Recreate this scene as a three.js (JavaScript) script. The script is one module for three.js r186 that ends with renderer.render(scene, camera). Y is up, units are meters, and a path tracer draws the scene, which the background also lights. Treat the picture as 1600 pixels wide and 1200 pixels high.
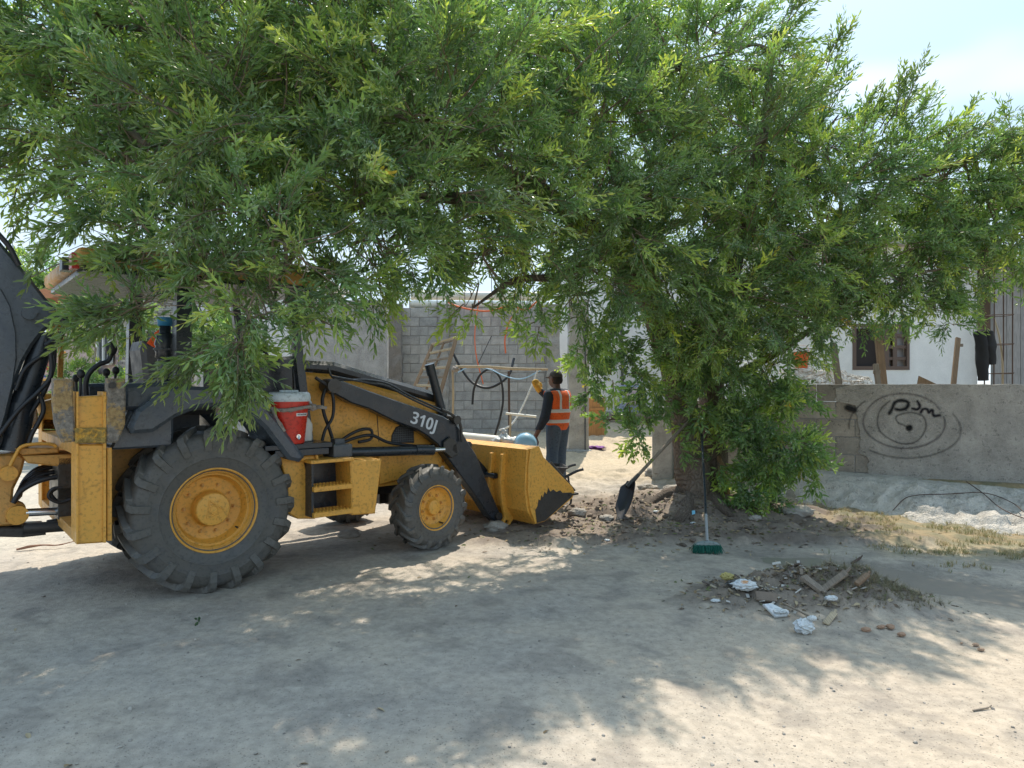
import * as THREE from 'three';
import { mergeGeometries, mergeVertices, toCreasedNormals } from 'three/addons/utils/BufferGeometryUtils.js';
import { RoundedBoxGeometry } from 'three/addons/geometries/RoundedBoxGeometry.js';
import { TextGeometry } from 'three/addons/geometries/TextGeometry.js';
import { FontLoader } from 'three/addons/loaders/FontLoader.js';
import { createNoise2D, createNoise3D } from 'simplex-noise';

// ---------- camera, sky, sun, exposure ----------
const scene = new THREE.Scene();
const F = 1080, EYE = 1.7;                       // lens in pixels of the 1600 x 1200 photograph; eye height in metres
const camera = new THREE.PerspectiveCamera(2 * Math.atan(600 / F) * 180 / Math.PI, 4 / 3, 0.05, 900);
camera.position.set(0, EYE, 0); camera.lookAt(0, EYE, -10);
scene.add(camera);
const SUN = new THREE.Vector3(0.12, 0.845, -0.52).normalize();
const sun = new THREE.DirectionalLight(new THREE.Color().setRGB(1, 0.93, 0.82), 2.6);
sun.position.copy(SUN).multiplyScalar(40).add(new THREE.Vector3(0, 0, -8)); sun.target.position.set(0, 0, -8);
sun.castShadow = true; sun.shadow.mapSize.set(4096, 4096); sun.shadow.radius = 1.0;
Object.assign(sun.shadow.camera, { left: -22, right: 22, top: 22, bottom: -22, near: 1, far: 120 });
scene.add(sun, sun.target);
const renderer = new THREE.WebGLRenderer({ antialias: true });
renderer.setSize(1024, 768); renderer.toneMapping = THREE.LinearToneMapping; renderer.toneMappingExposure = 2.2;
renderer.shadowMap.enabled = true;

// ---------- random, noise ----------
function rng(a) { return () => { a = (a + 0x6d2b79f5) | 0; let t = Math.imul(a ^ (a >>> 15), 1 | a); t = (t + Math.imul(t ^ (t >>> 7), 61 | t)) ^ t; return ((t ^ (t >>> 14)) >>> 0) / 4294967296; }; }
const R = rng(77), rr = (a, b) => a + (b - a) * R(), pick = (a) => a[Math.floor(R() * a.length)];
const n2 = createNoise2D(rng(5)), n3 = createNoise3D(rng(9));
const fbm = (x, y, o = 4) => { let s = 0, a = 0.5, f = 1; for (let i = 0; i < o; i++) { s += a * n2(x * f, y * f); a *= 0.5; f *= 2.03; } return s; };
const sm = (x, a, b) => { const t = Math.min(1, Math.max(0, (x - a) / (b - a))); return t * t * (3 - 2 * t); };
const V = (x, y, z) => new THREE.Vector3(x, y, z);
const mixc = (a, b, t) => a.map((v, i) => v + (b[i] - v) * t);

{ // sky: pale haze at the horizon, light blue above, thin high cloud, a broad glow about the sun
  const W = 1024, Hh = 512, data = new Float32Array(W * Hh * 4);
  for (let j = 0; j < Hh; j++) for (let i = 0; i < W; i++) {
    const up = ((j + 0.5) / Hh - 0.5) * Math.PI, az = ((i + 0.5) / W - 0.5) * 2 * Math.PI;
    const x = Math.cos(az) * Math.cos(up), y = Math.sin(up), z = Math.sin(az) * Math.cos(up);
    const e = Math.max(0, y), k = Math.pow(1 - e, 3.6);
    let c = mixc([0.225, 0.355, 0.51], [0.48, 0.545, 0.58], k);
    const m = Math.max(0, x * SUN.x + y * SUN.y + z * SUN.z);
    const g = 0.40 * Math.pow(m, 7) + 0.9 * Math.pow(m, 28);
    c = c.map((v, q) => v + g * [1, 0.97, 0.92][q]);
    const s = 1 / (e + 0.18), cl = sm(n3(x * s * 0.9 + 4.2, z * s * 1.5 + 1.7, 0.3) * 0.5 + 0.28 * n3(x * s * 2.3, z * s * 3.9, 2) + 0.12 * n3(x * s * 6, z * s * 8, 5), 0.0, 0.75) * sm(e, 0.0, 0.12);
    c = mixc(c, [0.62, 0.65, 0.68].map((v) => v + g * 0.5), cl * 0.35);
    if (y < 0) c = mixc(c, [0.4, 0.36, 0.3], sm(-y, 0, 0.1));
    data.set([...c, 1], (j * W + i) * 4);
  }
  const t = new THREE.DataTexture(data, W, Hh, THREE.RGBAFormat, THREE.FloatType);
  t.mapping = THREE.EquirectangularReflectionMapping; t.magFilter = THREE.LinearFilter; t.needsUpdate = true;
  scene.background = t; scene.environment = t;
}

// ---------- places: a pixel and a depth to a point ----------
const at = (px, py, d) => V((px - 800) / F * d, EYE - (py - 600) / F * d, -d);
const TRUNK = [2.5, 9.05], HEAP = [2.3, 5.5];
const wallD = (X) => 9.9 - 0.476 * (X - 4.49);    // depth of the front wall's street face
const puddle = (X, D) => Math.hypot(((X - 3.35) * 0.77 - (D - 6.15) * 0.64) / 1.3, ((X - 3.35) * 0.64 + (D - 6.15) * 0.77 + 0.12 * n2(X * 1.6, D * 1.6)) / 0.4);
function ground(X, D) {
  let h = 0.016 * fbm(X * 0.5, D * 0.5, 3) + 0.005 * n2(X * 2.2 + 7, D * 2.2) + 0.0022 * n2(X * 11, D * 11) + 0.0022 * n2(X * 1.1 + D * 0.3, D * 6 - X * 1.5);
  const site = sm(X, -3.4, -1.2);
  h += site * 0.098 * (Math.min(D, 17.2) - 9.3 > 0 ? Math.min(D, 17.2) - 9.3 : 0);
  const edge = 7.35 + 0.16 * n2(X * 1.1, 3) + 0.05 * n2(X * 5, 9);
  const bank = sm(X, -0.9, 0.3) * sm(4.6, X - 1.8, X + 0.4);
  h += 0.055 * sm(D, edge - 0.06, edge + 0.12) * bank * (1 + 0.5 * n2(X * 3, D * 3)) ;
  h += sm(X, -1.5, 0.5) * 0.028 * sm(D, 7.4, 8.4) * n2(X * 2.7, D * 2.7);
  h += 0.24 * Math.exp(-(((X - TRUNK[0]) / 0.95) ** 2) - (((D - TRUNK[1]) / 0.75) ** 2));
  h += 0.10 * Math.exp(-(((X - 1.55) / 0.7) ** 2) - (((D - 8.9) / 0.7) ** 2)) * (1 + 0.5 * n2(X * 4, D * 4));
  const back = D - wallD(X);                       // behind the street wall the yard lies higher
  if (X > 2) h += (0.42 - Math.min(0.42, h)) * sm(back, -0.55, -0.1) * sm(X, 2.2, 3.2);
  const hx = X - HEAP[0], hd = D - HEAP[1], e = Math.exp(-((hx / 0.62) ** 2) - ((hd / 0.36) ** 2));
  h += e * (0.20 + 0.06 * n2(X * 5, D * 5) + 0.035 * n2(X * 13, D * 13));
  h += 0.10 * Math.exp(-(((X - 2.75) / 0.35) ** 2) - (((D - 5.35) / 0.25) ** 2)) * (1 + 0.5 * n2(X * 15, D * 15));
  h += sm(Math.hypot(hx / 1.1, hd / 0.65), 1.25, 0.6) * 0.014 * n2(X * 19, D * 19);
  const pd = puddle(X, D);   // the muddy hollow
  h -= 0.055 * sm(pd, 1.25, 0.35);
  return h;
}
function gp(px, py, lift = 0) {                    // the ground under a pixel
  let d = EYE * F / Math.max(20, py - 600);
  for (let i = 0; i < 25; i++) d = 0.5 * d + 0.5 * (EYE - ground((px - 800) / F * d, d)) * F / (py - 600);
  const X = (px - 800) / F * d; return V(X, ground(X, d) + lift, -d);
}
const onGround = (X, D, lift = 0) => V(X, ground(X, D) + lift, -D);

// ---------- names, tags, geometry ----------
const used = new Map();
function numbered(n) { const k = used.get(n) || 0; used.set(n, k + 1); return k ? n + '_' + String(k).padStart(3, '0') : n; }
function tag(o, label, category, group) { o.userData.label = label; o.userData.category = category; if (group) o.userData.group = group; return o; }
function thing(name, label, category, pos = [0, 0, 0], turn = 0, group) {
  const o = new THREE.Group(); o.name = numbered(name); scene.add(o);
  if (pos.isVector3) o.position.copy(pos); else o.position.set(...pos);
  o.rotation.y = turn; return tag(o, label, category, group);
}
function clean(g) { g = g.index ? g.toNonIndexed() : g; for (const k of Object.keys(g.attributes)) if (!['position', 'normal', 'uv', 'color'].includes(k)) g.deleteAttribute(k); if (!g.attributes.uv) g.setAttribute('uv', new THREE.BufferAttribute(new Float32Array(g.attributes.position.count * 2), 2)); return g; }
function metric(g, s = 1) {                        // texture coordinates in metres, from the side that each face looks to
  const p = g.attributes.position, u = g.attributes.uv, a = V(), b = V(), c = V(), n = V();
  for (let i = 0; i < p.count; i += 3) {
    a.fromBufferAttribute(p, i); b.fromBufferAttribute(p, i + 1); c.fromBufferAttribute(p, i + 2);
    n.copy(b).sub(a).cross(c.clone().sub(a)); const x = Math.abs(n.x), y = Math.abs(n.y), z = Math.abs(n.z);
    [a, b, c].forEach((q, k) => x > y && x > z ? u.setXY(i + k, q.z * s, q.y * s) : y > z ? u.setXY(i + k, q.x * s, q.z * s) : u.setXY(i + k, q.x * s, q.y * s));
  }
  return g;
}
function merged(gs) { gs = [].concat(gs).flat(9).map(clean); const col = gs.some((g) => g.attributes.color); if (col) gs.forEach((g) => g.attributes.color || g.setAttribute('color', new THREE.BufferAttribute(new Float32Array(g.attributes.position.count * 3).fill(1), 3))); return gs.length > 1 ? mergeGeometries(gs) : gs[0]; }
function part(name, gs, mat, parent = scene, keepUV) {
  let g = merged(gs); if (!keepUV) metric(g);
  const m = new THREE.Mesh(g, mat); m.name = parent === scene ? numbered(name) : name; m.castShadow = m.receiveShadow = true; parent.add(m); return m;
}
const struct = (name, gs, mat, keep) => { const m = part(name, gs, mat, scene, keep); m.userData.kind = 'structure'; return m; };
const move = (g, x, y, z) => g.translate(x, y, z);
const box = (w, h, d, x = 0, y = 0, z = 0, r = 0.006) => { const q = Math.min(r, w * 0.3, h * 0.3, d * 0.3); return new RoundedBoxGeometry(w, h, d, 1, q).translate(x, y, z); };
const cube = (w, h, d, x = 0, y = 0, z = 0) => new THREE.BoxGeometry(w, h, d).translate(x, y, z);
function plate(pts, z0, z1, bevel = 0.008, holes = []) {
  const s = new THREE.Shape(pts.map((p) => new THREE.Vector2(...p)));
  for (const [x, y, r] of holes) { const p = new THREE.Path(); p.absarc(x, y, r, 0, Math.PI * 2, true); s.holes.push(p); }
  return new THREE.ExtrudeGeometry(s, { depth: z1 - z0 - 2 * bevel, bevelEnabled: bevel > 0, bevelThickness: bevel, bevelSize: bevel, bevelOffset: -bevel, bevelSegments: 1, curveSegments: 10 }).translate(0, 0, z0 + bevel);
}
function tube(pts, r, seg = 40, rad = 8, closed = false) { return new THREE.TubeGeometry(new THREE.CatmullRomCurve3(pts.map((p) => p.isVector3 ? p : V(...p)), closed, 'centripetal'), seg, r, rad, closed); }
const up = V(0, 1, 0);
function rod(p, q, r, r2 = r, n = 10) { p = p.isVector3 ? p : V(...p); q = q.isVector3 ? q : V(...q); const l = p.distanceTo(q), g = new THREE.CylinderGeometry(r2, r, l, n); g.applyQuaternion(new THREE.Quaternion().setFromUnitVectors(up, q.clone().sub(p).normalize())); return g.translate((p.x + q.x) / 2, (p.y + q.y) / 2, (p.z + q.z) / 2); }
function bar(p, q, w, d, side = V(0, 0, 1)) { p = p.isVector3 ? p : V(...p); q = q.isVector3 ? q : V(...q); const y = q.clone().sub(p).normalize(), x = y.clone().cross(side).normalize(), z = x.clone().cross(y); const g = box(w, p.distanceTo(q), d); g.applyMatrix4(new THREE.Matrix4().makeBasis(x, y, z)); return g.translate((p.x + q.x) / 2, (p.y + q.y) / 2, (p.z + q.z) / 2); }
function taper(pts, rs, sides = 10, seg = 40, rough = 0, freq = 5, closed = false) {   // a tube whose radius changes
  pts = pts.map((p) => p.isVector3 ? p : V(...p));
  const c = new THREE.CatmullRomCurve3(pts, closed, 'centripetal'), pos = [], idx = [], uv = [], fr = c.computeFrenetFrames(seg, closed);
  for (let i = 0; i <= seg; i++) {
    const t = i / seg, p = c.getPoint(t), k = t * (rs.length - 1), a = Math.min(rs.length - 2, Math.floor(k)), r = rs[a] + (rs[a + 1] - rs[a]) * (k - a);
    for (let j = 0; j <= sides; j++) {
      const w = (j % sides) / sides * 2 * Math.PI, v = fr.normals[i].clone().multiplyScalar(Math.cos(w)).addScaledVector(fr.binormals[i], Math.sin(w));
      const q = p.clone().addScaledVector(v, r), n = rough ? 1 + rough * (n3(q.x * freq, q.y * freq * 0.35, q.z * freq) + 0.5 * n3(q.x * freq * 2.7, q.y * freq, q.z * freq * 2.7)) : 1;
      q.copy(p).addScaledVector(v, r * n); pos.push(q.x, q.y, q.z); uv.push(j / sides * Math.max(1, Math.round(r * 6)), t * seg * 0.1);
      if (i < seg && j < sides) { const o = i * (sides + 1) + j, b = o + sides + 1; idx.push(o, o + 1, b, o + 1, b + 1, b); }
    }
  }
  const g = new THREE.BufferGeometry(); g.setAttribute('position', new THREE.Float32BufferAttribute(pos, 3)); g.setAttribute('uv', new THREE.Float32BufferAttribute(uv, 2)); g.setIndex(idx); g.computeVertexNormals(); return g;
}
function lathe(pts, n = 40) { return new THREE.LatheGeometry(pts.map((p) => new THREE.Vector2(...p)), n); }
function lump(r, sx, sy, sz, seed, rough = 0.25, detail = 3, freq = 1.4) {  // an uneven stone-like solid
  let g = new THREE.IcosahedronGeometry(1, detail); g.deleteAttribute('uv'); g.deleteAttribute('normal'); g = mergeVertices(g);
  const p = g.attributes.position, v = V();
  for (let i = 0; i < p.count; i++) { v.fromBufferAttribute(p, i); const k = r * (1 + rough * n3(v.x * freq + seed, v.y * freq, v.z * freq) + rough * 0.4 * n3(v.x * freq * 3, v.y * freq * 3 + seed, v.z * freq * 3)); p.setXYZ(i, v.x * k * sx, v.y * k * sy, v.z * k * sz); }
  g.computeVertexNormals(); return g;
}

// ---------- textures and materials ----------
function tex(size, fn, srgb = false) {             // fn(u, v) -> [r, g, b] 0..1; repeats (noise is sampled on a torus by cross-fading)
  const d = new Uint8Array(size * size * 4);
  for (let j = 0; j < size; j++) for (let i = 0; i < size; i++) { const c = fn(i / size, j / size); for (let k = 0; k < 3; k++) d[(j * size + i) * 4 + k] = Math.max(0, Math.min(255, c[k] * 255)); d[(j * size + i) * 4 + 3] = 255; }
  const t = new THREE.DataTexture(d, size, size); t.wrapS = t.wrapT = THREE.RepeatWrapping; t.magFilter = THREE.LinearFilter; t.minFilter = THREE.LinearMipmapLinearFilter; t.generateMipmaps = true; if (srgb) t.colorSpace = THREE.SRGBColorSpace; t.needsUpdate = true; return t;
}
const HP = new Float32Array(65536).map(((q) => () => q() * 2 - 1)(rng(404)));   // lattice values of a noise that repeats over the unit square
const wrapN = (u, v, f, s = 0) => {
  const P = Math.max(1, Math.round(f)), x = u * P, y = v * P, i = Math.floor(x), j = Math.floor(y), o = Math.floor(s * 977) & 65535, fx = x - i, fy = y - j;
  const h = (a, b, dx, dy) => { const t = HP[((((a % P) + P) % P) * 7919 + (((b % P) + P) % P) * 104729 + o * 31) & 65535] * Math.PI; return Math.cos(t) * dx + Math.sin(t) * dy; };
  const a = fx * fx * fx * (fx * (fx * 6 - 15) + 10), b = fy * fy * fy * (fy * (fy * 6 - 15) + 10);
  return 1.7 * ((h(i, j, fx, fy) * (1 - a) + h(i + 1, j, fx - 1, fy) * a) * (1 - b) + (h(i, j + 1, fx, fy - 1) * (1 - a) + h(i + 1, j + 1, fx - 1, fy - 1) * a) * b);
};
const wf = (u, v, f, s, o = 4) => { let t = 0, k = 0.6; for (let i = 0; i < o; i++) { t += k * wrapN(u, v, f, s + i * 7.3); f = Math.round(f * 2.1); k *= 0.58; } return t; };
const H0 = rng(31), speck = Float32Array.from({ length: 1024 * 1024 }, () => H0());
const sp = (u, v, n) => speck[(Math.floor(v * n) % 1024) * 1024 + (Math.floor(u * n) % 1024)];
const T = {};
T.dust = tex(1024, (u, v) => { const a = wf(u, v, 4, 1, 5), b = wf(u, v, 34, 3, 4), d = sm(a + 0.35 * b, 0.0, 0.55), g = sm(-a + 0.5 * b, 0.22, 0.6), sc = Math.abs(wrapN(u, v * 7 % 1, 9, 31) + 0.4 * wrapN(u, v * 7 % 1, 40, 37)) < 0.012 ? 0.16 : 0, s = 1 - 0.20 * sm(b, 0.1, 0.5) - 0.06 * sp(u, v, 1024) - 0.13 * g + sc; return [s * (0.95 - 0.10 * d), s * (0.95 - 0.06 * d), s * (0.92 + 0.02 * d)]; });
T.soft = tex(512, (u, v) => { const a = wf(u, v, 3, 51, 5), b = wf(u, v, 40, 53, 3), s = 0.93 + 0.08 * a + 0.05 * b; return [s, s * 0.995, s * 0.985]; });
T.corroded = tex(512, (u, v) => { const a = wf(u, v, 6, 71, 5), b = wf(u, v, 30, 73, 4), r = sm(a + 0.4 * b, -0.05, 0.35), k = 0.75 + 0.5 * b + 0.25 * sp(u, v, 512); return [k * (0.62 + 0.36 * r), k * (0.60 + 0.12 * r), k * (0.56 - 0.20 * r)]; });
T.stained = tex(1024, (u, v) => { const a = wf(u, v, 3, 81, 4), b = wf(u, v, 14, 83, 4), c = wf(u, v, 70, 85, 3), s = 0.80 + 0.24 * a + 0.18 * b + 0.12 * c + 0.10 * (sp(u, v, 1024) - 0.5) - 0.34 * sm(c + 0.6 * b, 0.32, 0.62) - 0.2 * sm(b, 0.25, 0.5); return [s, s * 0.985, s * 0.955]; });
T.dustH = tex(512, (u, v) => { const a = 0.5 + 0.5 * wf(u, v, 7, 4, 5); return [a, a, a]; });
T.rough = tex(512, (u, v) => { const a = 0.72 + 0.3 * wf(u, v, 8, 2, 4); return [a, a, a]; });
T.grain = tex(1024, (u, v) => { const a = wf(u, v, 4, 8, 3), b = wf(u, v, 40, 11, 3), c = sp(u, v, 1024), d = sp(u + 0.37, v, 512); const s = 0.86 + 0.13 * a + 0.20 * b + 0.16 * (c - 0.5) + (d > 0.98 ? -0.32 : d < 0.014 ? 0.22 : 0); return [s, s * (1 - 0.02 * a), s * (1 - 0.05 * a)]; });
T.grainH = tex(1024, (u, v) => { const b = wf(u, v, 30, 11, 4), c = sp(u, v, 1024), d = sp(u + 0.37, v, 512); const s = 0.5 + 0.3 * b + 0.18 * (c - 0.5) + (d > 0.985 ? 0.3 : 0); return [s, s, s]; });
T.concrete = tex(1024, (u, v) => { const a = wf(u, v, 4, 21, 4), b = wf(u, v, 22, 17, 4), c = sp(u, v, 1024); const s = 0.84 + 0.24 * a + 0.16 * b + 0.08 * (c - 0.5) - 0.22 * sm(b, 0.28, 0.5); return [s, s * 0.995, s * 0.98]; });
T.concreteH = tex(1024, (u, v) => { const b = wf(u, v, 22, 17, 5), a = wf(u, v, 60, 13, 3), s = 0.55 + 0.35 * b + 0.3 * a - 0.35 * sm(b, 0.28, 0.5); return [s, s, s]; });
T.wood = tex(512, (u, v) => { const s = 0.82 + 0.22 * wrapN(u * 1, v, 3, 2) * 0.5 + 0.25 * n2(u * 60, v * 2.5) * 0.6 + 0.14 * n2(u * 150, v * 6); return [s, s * 0.97, s * 0.93]; });
T.bark = tex(512, (u, v) => { const r = Math.abs(wrapN(u, v * 0.35, 26, 6)) + 0.5 * Math.abs(wrapN(u, v * 0.4, 60, 16)), s = 0.55 + 0.7 * r + 0.1 * sp(u, v, 512); return [s, s * 0.97, s * 0.93]; });
T.barkH = tex(512, (u, v) => { const r = Math.abs(wrapN(u, v * 0.35, 26, 6)) + 0.5 * Math.abs(wrapN(u, v * 0.4, 60, 16)); return [r, r, r]; });
const col = (r, g, b) => new THREE.Color().setRGB(r, g, b);
function mat(c, rough, o = {}) { const { phys, ...rest } = o; return new (phys ? THREE.MeshPhysicalMaterial : THREE.MeshStandardMaterial)({ color: Array.isArray(c) ? col(...c) : c, roughness: rough, ...rest }); }
const painted = (c, rough = 0.5, o = {}) => mat(c, rough, { map: T.dust, roughnessMap: T.rough, bumpMap: T.dustH, bumpScale: 0.0012, ...o });
const M = {
  yellow: painted([0.78, 0.38, 0.06], 0.65), yellowOld: painted([0.64, 0.33, 0.085], 0.75, { bumpScale: 0.003 }), black: painted([0.026, 0.032, 0.04], 0.42),
  fender: painted([0.075, 0.088, 0.105], 0.42), grey: painted([0.09, 0.095, 0.1], 0.7), seat: painted([0.10, 0.10, 0.105], 0.8), rubber: painted([0.105, 0.097, 0.086], 0.85, { bumpScale: 0.004 }), hose: mat([0.018, 0.018, 0.02], 0.5),
  rubberLug: painted([0.12, 0.111, 0.098], 0.85, { bumpScale: 0.003 }), pad: mat([0.40, 0.36, 0.32], 0.95, { map: T.corroded, bumpMap: T.concreteH, bumpScale: 0.008 }), rust: mat([0.62, 0.42, 0.12], 0.95, { map: T.corroded, bumpMap: T.concreteH, bumpScale: 0.012 }), chrome: mat([0.75, 0.75, 0.75], 0.2, { metalness: 1 }), steel: painted([0.32, 0.31, 0.30], 0.55, { metalness: 0.7 }),
  worn: painted([0.06, 0.055, 0.05], 0.55, { metalness: 0.3, bumpScale: 0.004 }), mesh: painted([0.02, 0.02, 0.02], 0.7), white: painted([0.78, 0.78, 0.76], 0.5), red: painted([0.62, 0.035, 0.02], 0.42), lidw: painted([0.62, 0.68, 0.72], 0.5), strap: mat([0.33, 0.28, 0.24], 0.95, { map: T.dust }),
  concrete: mat([0.47, 0.455, 0.43], 0.95, { map: T.concrete, bumpMap: T.concreteH, bumpScale: 0.006 }), plaster: mat([0.43, 0.40, 0.36], 0.95, { map: T.stained, bumpMap: T.concreteH, bumpScale: 0.012 }), mortar: mat([0.33, 0.32, 0.305], 1, { map: T.concrete }),
  whitewall: mat([0.86, 0.85, 0.83], 0.9, { map: T.soft, bumpMap: T.concreteH, bumpScale: 0.003 }), pink: mat([0.52, 0.40, 0.36], 0.9, { map: T.concrete }), brick: [0.26, 0.19, 0.155], terracotta: mat([0.45, 0.19, 0.09], 0.9, { map: T.dust }),
  apron: mat([0.66, 0.61, 0.54], 0.95, { map: T.stained, bumpMap: T.concreteH, bumpScale: 0.02 }), wood: mat([0.26, 0.17, 0.10], 0.85, { map: T.wood }), paleWood: mat([0.50, 0.40, 0.27], 0.85, { map: T.wood }), greyWood: mat([0.26, 0.215, 0.17], 0.9, { map: T.wood }), board: mat([0.50, 0.26, 0.10], 0.85, { map: T.wood }),
  rebar: mat([0.09, 0.055, 0.04], 0.8), pvc: mat([0.72, 0.68, 0.58], 0.5), orange: mat([0.75, 0.15, 0.04], 0.6), glass: mat([0.03, 0.035, 0.04], 0.1), sheet: painted([0.34, 0.36, 0.38], 0.6, { metalness: 0.3 }),
};
function variants(c, n, amt, rough, o) { return Array.from({ length: n }, (_, i) => { const k = 1 + amt * ((i + 0.5) / n * 2 - 1), w = amt * 0.25 * ((i * 7 % n) / n - 0.5); return mat([c[0] * k * (1 + w), c[1] * k, c[2] * k * (1 - w)], rough, o); }); }
const blockMats = variants([0.46, 0.45, 0.435], 6, 0.13, 0.95, { map: T.concrete, bumpMap: T.concreteH, bumpScale: 0.005 });
const blockMatsWarm = variants([0.39, 0.345, 0.29], 5, 0.16, 0.95, { map: T.stained, bumpMap: T.concreteH, bumpScale: 0.006 });

// ---------- the ground ----------
{
  const lines = (dense, far) => [...new Set([...far, ...dense].map((v) => Math.round(v * 1000) / 1000))].sort((a, b) => a - b);
  const seq = (a, b, s) => { const o = []; for (let v = a; v <= b + 1e-9; v += s) o.push(v); return o; };
  const xs = lines(seq(-6.5, 8, 0.045), [...seq(-12, -6.5, 0.5), ...seq(8, 14, 0.5), -400, -200, -100, -60, -35, -22, -16, 18, 24, 36, 60, 100, 200, 400]);
  const ds = lines(seq(2.6, 11.5, 0.045), [...seq(11.5, 19, 0.2), -60, -30, -15, -8, -4, -1, 0.5, 1.6, 2.2, 21, 24, 30, 40, 60, 100, 200, 400]);
  const nx = xs.length, nd = ds.length, pos = new Float32Array(nx * nd * 3), cl = new Float32Array(nx * nd * 3), uv = new Float32Array(nx * nd * 2), idx = [];
  for (let j = 0; j < nd; j++) for (let i = 0; i < nx; i++) {
    const o = j * nx + i, X = xs[i], D = ds[j]; pos.set([X, ground(X, D), -D], o * 3); uv.set([X / 2.6, D / 2.6], o * 2);
    let c = mixc([0.48, 0.41, 0.325], [0.43, 0.375, 0.31], sm(fbm(X * 0.35, D * 0.5), -0.2, 0.35));
    c = mixc(c, [0.50, 0.405, 0.30], 0.7 * sm(X, -0.5, 2.5) * sm(D, 8, 4));                                          // warmer sand to the right
    const track = Math.sin((D + 0.28 * X + 0.25 * n2(X * 0.4, 2)) * 4.2) * 0.5 + 0.5;
    c = c.map((v) => v * (1 - 0.07 * track * sm(n2(X * 0.3, D * 0.7), -0.3, 0.6)));
    c = c.map((v) => v * (1 + 0.07 * fbm(X * 0.9 + D * 0.25, D * 5.5 - X * 1.4, 3) + 0.05 * fbm(X * 3.1, D * 3.1, 3)));                             // streaks along the street
    c = mixc(c, [0.23, 0.20, 0.17], 0.5 * sm(fbm(X * 1.4 + 5, D * 1.4), 0.12, 0.42));                              // damp and oily patches
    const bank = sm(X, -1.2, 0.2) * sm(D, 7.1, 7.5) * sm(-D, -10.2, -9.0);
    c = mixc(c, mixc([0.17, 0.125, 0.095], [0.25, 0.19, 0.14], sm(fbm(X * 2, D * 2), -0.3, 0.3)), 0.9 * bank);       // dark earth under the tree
    c = mixc(c, [0.21, 0.165, 0.125], 0.85 * sm(Math.hypot((X - HEAP[0]) / 1.05, (D - HEAP[1]) / 0.58) + 0.2 * n2(X * 4, D * 4), 1.15, 0.6));
    c = mixc(c, mixc([0.34, 0.25, 0.12], [0.22, 0.2, 0.1], sm(n2(X * 3, D * 3), -0.4, 0.5)), 0.75 * sm(X + 0.4 * n2(X * 2, D * 2), 3.6, 4.6) * sm(D, 6.4, 7.0));
    c = mixc(c, [0.54, 0.43, 0.29], 0.9 * sm(D, 10.2, 11.2) * sm(X, -3, -1));                                       // pale sandy yard
    c = mixc(c, [0.29, 0.245, 0.195], 0.8 * sm(puddle(X, D), 1.4, 0.9));
    c = mixc(c, [0.50, 0.44, 0.35], 0.8 * sm(-X, 4.2, 5.6) * sm(D, 6.5, 7.5));
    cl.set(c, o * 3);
    if (i < nx - 1 && j < nd - 1) idx.push(o, o + 1, o + nx, o + 1, o + nx + 1, o + nx);
  }
  const g = new THREE.BufferGeometry(); g.setAttribute('position', new THREE.BufferAttribute(pos, 3)); g.setAttribute('color', new THREE.BufferAttribute(cl, 3)); g.setAttribute('uv', new THREE.BufferAttribute(uv, 2)); g.setIndex(idx); g.computeVertexNormals();
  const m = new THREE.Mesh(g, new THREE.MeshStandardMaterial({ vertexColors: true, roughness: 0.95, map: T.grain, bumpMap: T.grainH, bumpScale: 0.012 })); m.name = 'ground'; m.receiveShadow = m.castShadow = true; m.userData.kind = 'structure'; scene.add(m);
  // muddy water in the hollow by the road edge
  const w = new THREE.CircleGeometry(1, 48).scale(1.75, 0.62, 1).rotateX(-Math.PI / 2); w.rotateY(-0.69);
  struct('water', w.translate(3.35, -0.026, -6.15), mat([0.29, 0.255, 0.21], 0.12, { bumpMap: T.dustH, bumpScale: 0.002 }));
}
// ---------- the backhoe loader ----------
const TH = 40.5 * Math.PI / 180, MD = V(Math.cos(TH), 0, -Math.sin(TH)), MR = V(Math.sin(TH), 0, Math.cos(TH)), MO = V(-3.09, 0, -6.436);
const LW = (x, y, z) => MO.clone().addScaledVector(MD, x).addScaledVector(MR, z).add(V(0, y, 0));           // machine axes to world
function L(px, py, z) {                             // a pixel to the machine's own plane z: [forward, up]
  const v = V((px - 800) / F, -(py - 600) / F, -1), c = V(0, EYE, 0), t = (z - c.clone().sub(MO).dot(MR)) / v.dot(MR), p = c.addScaledVector(v, t).sub(MO);
  return [p.dot(MD), p.y];
}
const P = (list, z) => list.map(([x, y]) => L(x, y, z)), P3 = (list, z) => list.map(([x, y, q]) => [...L(x, y, q ?? z), q ?? z]);
const mach = thing('backhoe_loader', 'yellow and black backhoe loader parked under the tree with its bucket lowered', 'backhoe loader', MO, TH);
const mp = (n, g, m, p = mach) => part(n, g, m, p), each = (n, gs, m) => gs.forEach((g) => mp(n, g, m));

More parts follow.
